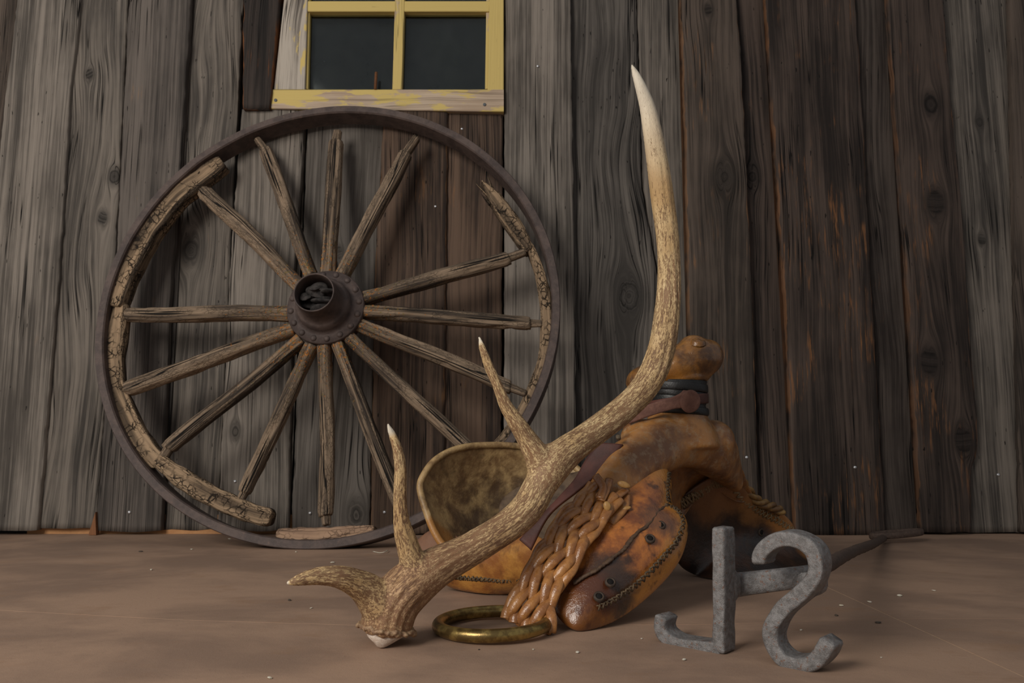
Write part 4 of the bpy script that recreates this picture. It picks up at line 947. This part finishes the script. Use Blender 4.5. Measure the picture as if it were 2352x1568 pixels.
# loose ends and loops where the strap passes through the fork hide
m_end = leather('cut_rawhide', (0.52, 0.30, 0.10), (0.40, 0.20, 0.06), (0.62, 0.42, 0.18), 14, 2, 0.4, 0.2)
for (a_, b_, c_, r1, r2) in (((1368, 1092), (1385, 1118), (1378, 1145), .006, .003), ((1400, 1100), (1392, 1125), (1380, 1150), .006, .003), ((1440, 1122), (1415, 1142), (1385, 1175), .006, .003), ((1436, 1135), (1430, 1165), (1400, 1200), .0085, .003), ((1415, 1140), (1400, 1160), (1372, 1190), .006, .003)):
    q = catmull([P(*a_, 1.158), P(*b_, 1.142), P(*c_, 1.128)], 16); Vx, Fx, G, Ee = sweep(q, np.tile([r1, r2], (16, 1)), 10, up=BN); link('braid_loop', Vx, Fx, m_braid, sad, True, Vx)
for (u, v, Y, ra, rc, rot) in ((1434, 1113, 1.150, .0092, .0046, -18), (1395, 1162, 1.118, .0050, .0068, 20), (1438, 1167, 1.140, .0072, .0030, 12)):
    c = P(u, v, Y); Vx, Fx = blob(c, (ra, .0032, rc), rotm('Y', -rot), noise=.12, seg=18, rings=10); link('lace_end', Vx, Fx, m_end, sad, True, Vx)
# strand looping round the ring
q = catmull([P(1262, 1392, 1.046), P(1268, 1425, 1.032), P(1264, 1458, 1.030), P(1252, 1474, 1.040), P(1240, 1462, 1.052), P(1238, 1435, 1.060)], 50); q[:, 2] = np.maximum(q[:, 2], .004)
Vx, Fx, G, Ee = sweep(q, np.tile([.0032, .0066], (50, 1)), 12, up=(1, 0, 0.2)); link('braid_loop', Vx, Fx, m_braid, sad, True, Vx)
# brass ring
rc_ = np.array([PF(1131, 1456)[0], 1.050, 0.0105]); t_ = np.linspace(0, 2 * np.pi, 96, endpoint=False); Rr = 0.0700
ring = rc_ + np.stack([np.cos(t_) * Rr, np.sin(t_) * Rr, np.cos(t_) * .002 + .0 * t_], 1)
Mb = Mat('aged_brass'); x, y, z = Mb.pos(); n1 = Mb.noise(x * 60, y * 60, z * 60, 5.0, .65); n2 = Mb.noise(x * 300, y * 300, z * 300, 3.0, .6)
cb = Mb.mix(n1.sm(.40, .62), (0.20, 0.135, 0.050), (0.42, 0.30, 0.10)); 
Vx, Fx, G, Ee = sweep(ring, .0082, 20, closed=True, up=(0, 0, 1)); link('ring', Vx, Fx, Mb.done(cb, n1 * .35 + .16, n2 * .4 + n1, .0003, .5, metal=.85), sad, True, Vx)['label'] = 'round tarnished brass ring on the braided strap'

# ------------------------------------------------------------------ branding iron
ey = math.radians(43); Ed = np.array([math.sin(ey), math.cos(ey), 0.0]); JQ = PF(1655, 1503)
m_iron = plain('grey_forged_iron', (0.15, 0.143, 0.140), (0.27, 0.26, 0.258), 150, 0.50, 0.35, 0.0011, rust=((0.19, 0.085, 0.045), 0.75), spec=0.5)
m_rod = plain('rust_brown_rod', (0.055, 0.036, 0.028), (0.10, 0.066, 0.05), 150, 0.7, 0.1, 0.0008)
iron = thing('branding_iron', tuple(JQ), 'grey forged branding iron with reversed letters S and J at right of the floor', 'branding iron')
zi = lambda L_: [(1450 + x / 3.36, 1150 + y / 3.36) for x, y in L_]
DE = 0.030
def bar(pts, w2, n=70, sm=True):
    q = np.array([PP(u, v, JQ, Ed) for u, v in (catmull(pts, n * 3) if sm else pts)]); q = even(q, n) + Ed * DE / 2
    e = np.ones(n); e[0] = e[-1] = .8
    return sweep(q, np.stack([w2 * e, DE / 2 * (0.97 * e ** .5)], 1), 28, up=Ed, exp=7, disp=lambda p, th, s: .0006 * sn(np.stack([np.cos(th), np.sin(th), s * 60], 1), 55, 3.0))
B = Bag(); B.add(*bar([(1648, 1212), (1648, 1300), (1648, 1400), (1648, 1500)], .0082, sm=False))
B.add(*bar([(1650, 1492), (1615, 1490), (1575, 1484), (1542, 1475), (1520, 1460), (1513, 1440), (1517, 1416)], .0082))
link('letter_bar', np.vstack(B.V), B.F, m_iron, iron, True)['label'] = 'reversed letter J'
Vx, Fx, G, Ee = bar(zi([(975, 492), (972, 440), (1005, 375), (1080, 318), (1180, 296), (1290, 318), (1375, 385), (1408, 480), (1400, 580), (1345, 670), (1250, 755), (1155, 845), (1085, 945), (1062, 1050), (1090, 1155), (1165, 1240), (1280, 1278), (1390, 1250), (1465, 1175), (1512, 1085)]), .0088, 110)
link('letter_bar', Vx, Fx, m_iron, iron, True)['label'] = 'reversed letter S'
jm = PP(1650, 1352, JQ, Ed); smid = PP(1838, 1348, JQ, Ed); hd = P(2030, 1243, 1.95); hd[2] = max(hd[2], .012)
mid = PP(1775, 1345, JQ, Ed) + Ed * .115; 
Vx, Fx, G, Ee = sweep(catmull([jm + Ed * .018, jm + Ed * .034, jm + Ed * .060 + [0, 0, -.002], mid - Ed * .03, mid], 40), np.stack([np.interp(np.linspace(0, 1, 40), [0, .12, .35, .8, 1], [.006, .007, .008, .0085, .0095]), np.interp(np.linspace(0, 1, 40), [0, .12, .3, .8, 1], [.040, .026, .0155, .012, .0105])], 1), 16, up=(0, 0, 1), exp=3); link('shank', Vx, Fx, m_iron, iron)
Vx, Fx, G, Ee = sweep(catmull([smid + Ed * .02, smid + Ed * .045, mid - Ed * .01 + [.004, 0, 0], mid + Ed * .02], 30), np.linspace(.013, .009, 30), 14, exp=2.6); link('shank', Vx, Fx, m_iron, iron)
rodp = catmull([mid, mid + (hd - mid) * .3 + [0, 0, .004], mid + (hd - mid) * .7, hd], 60)
Vx, Fx, G, Ee = sweep(rodp, np.linspace(.0095, .0085, 60), 14, disp=lambda p, th, s: .0006 * sn(p, 4, 150)); link('handle_rod', Vx, Fx, m_rod, iron)
t_ = np.linspace(0, 2 * np.pi, 60, endpoint=False); hcn = P(2060, 1240, 1.97); hcn[2] = .020
lo = hcn + np.stack([np.cos(t_) * .066, np.sin(t_) * .022 + np.cos(t_) * 0.012, 0.004 * np.cos(t_)], 1)
Vx, Fx, G, Ee = sweep(lo, (.0065, .008), 12, closed=True, up=(0, 0, 1), exp=3); link('handle_loop', Vx, Fx, m_rod, iron)

# ------------------------------------------------------------------ small debris on the floor
chipm = plain('pale_chip', (0.50, 0.45, 0.33), (0.66, 0.62, 0.54), 300, 0.8)
darkm = plain('dark_crumb', (0.05, 0.04, 0.035), (0.09, 0.07, 0.05), 300, 0.8)
CHIP = {0: 'pale flake on the floor right of the reversed S of the branding iron', 1: 'white flake on the floor below the iron handle, second flake right of the reversed S', 2: 'largest yellowish flake on the floor right of the iron handle rod',
        3: 'small yellow green flake on the floor between the brass ring and the reversed J', 4: 'white flake on the floor above the lowest antler point', 19: 'pale oblong flake just in front of the reversed J', 20: 'grey flake at the front edge of the floor below the antler', 16: 'pale chip at the foot of the leftmost planks'}
DARKC = {0: 'dark oval crumb on the long floor seam at right', 1: 'dark smudge like crumb just right of the reversed S', 2: 'dark crumb on the floor left of the antler burr', 3: 'dark crumb on the floor below the left of the wheel rim', 4: 'tiny dark crumb in front of the brass ring'}
for i, (u, v, s_) in enumerate(((1932, 1391, 3.5), (1997, 1383, 3.5), (2066, 1369, 5), (1325, 1499, 4), (764, 1293, 4), (347, 1309, 3), (715, 1397, 3), (290, 1224, 3), (351, 1224, 3), (527, 1238, 3), (680, 1268, 3), (2145, 1357, 3), (1840, 1448, 3), (2025, 1510, 2.5), (1225, 1492, 2.5), (1150, 1360, 3), (100, 1210, 3), (440, 1262, 2.5), (1474, 1467, 2.5), (1571, 1516, 4.5), (620, 1558, 5), (1540, 1468, 2.5))):
    c = PF(u, v); r = s_ * pxm(c); Vx, Fx = blob((0, 0, 0), (r * 1.3, r * 1.0, r * .45), noise=.3, seed=i, seg=8, rings=5)
    Vx = Vx - [0, 0, Vx[:, 2].min()]
    o = link('wood_chip', Vx, Fx, chipm, None, False); o.location = tuple(c); o.rotation_euler = (0, 0, i * 1.7)
    tag(o, CHIP.get(i, 'tiny pale wood chip lying on the brown floor'), 'chip', 'pale wood chips scattered on the floor')
for i, (u, v, s_) in enumerate(((2017, 1431, 5), (1921, 1414, 4), (665, 1379, 4), (323, 1267, 3.5), (1100, 1492, 2.5))):
    c = PF(u, v); r = s_ * pxm(c); Vx, Fx = blob((0, 0, 0), (r * 1.6, r * 1.0, r * .4), noise=.3, seed=i + 40, seg=8, rings=5)
    Vx = Vx - [0, 0, Vx[:, 2].min()]
    o = link('dark_crumb', Vx, Fx, darkm, None, False); o.location = tuple(c); o.rotation_euler = (0, 0, i * 1.1)
    tag(o, DARKC[i], 'crumb', 'dark crumbs scattered on the floor')
q = catmull([PF(857, 1266, .002), PF(872, 1269, .002), PF(884, 1267, .004), PF(891, 1263, .003)], 14)
o = link('straw', *sweep(q - q[0], .0009, 6)[:2], chipm, None); o.location = tuple(q[0])
tag(o, 'thin pale bent straw on the floor in front of the wheel rim', 'straw')
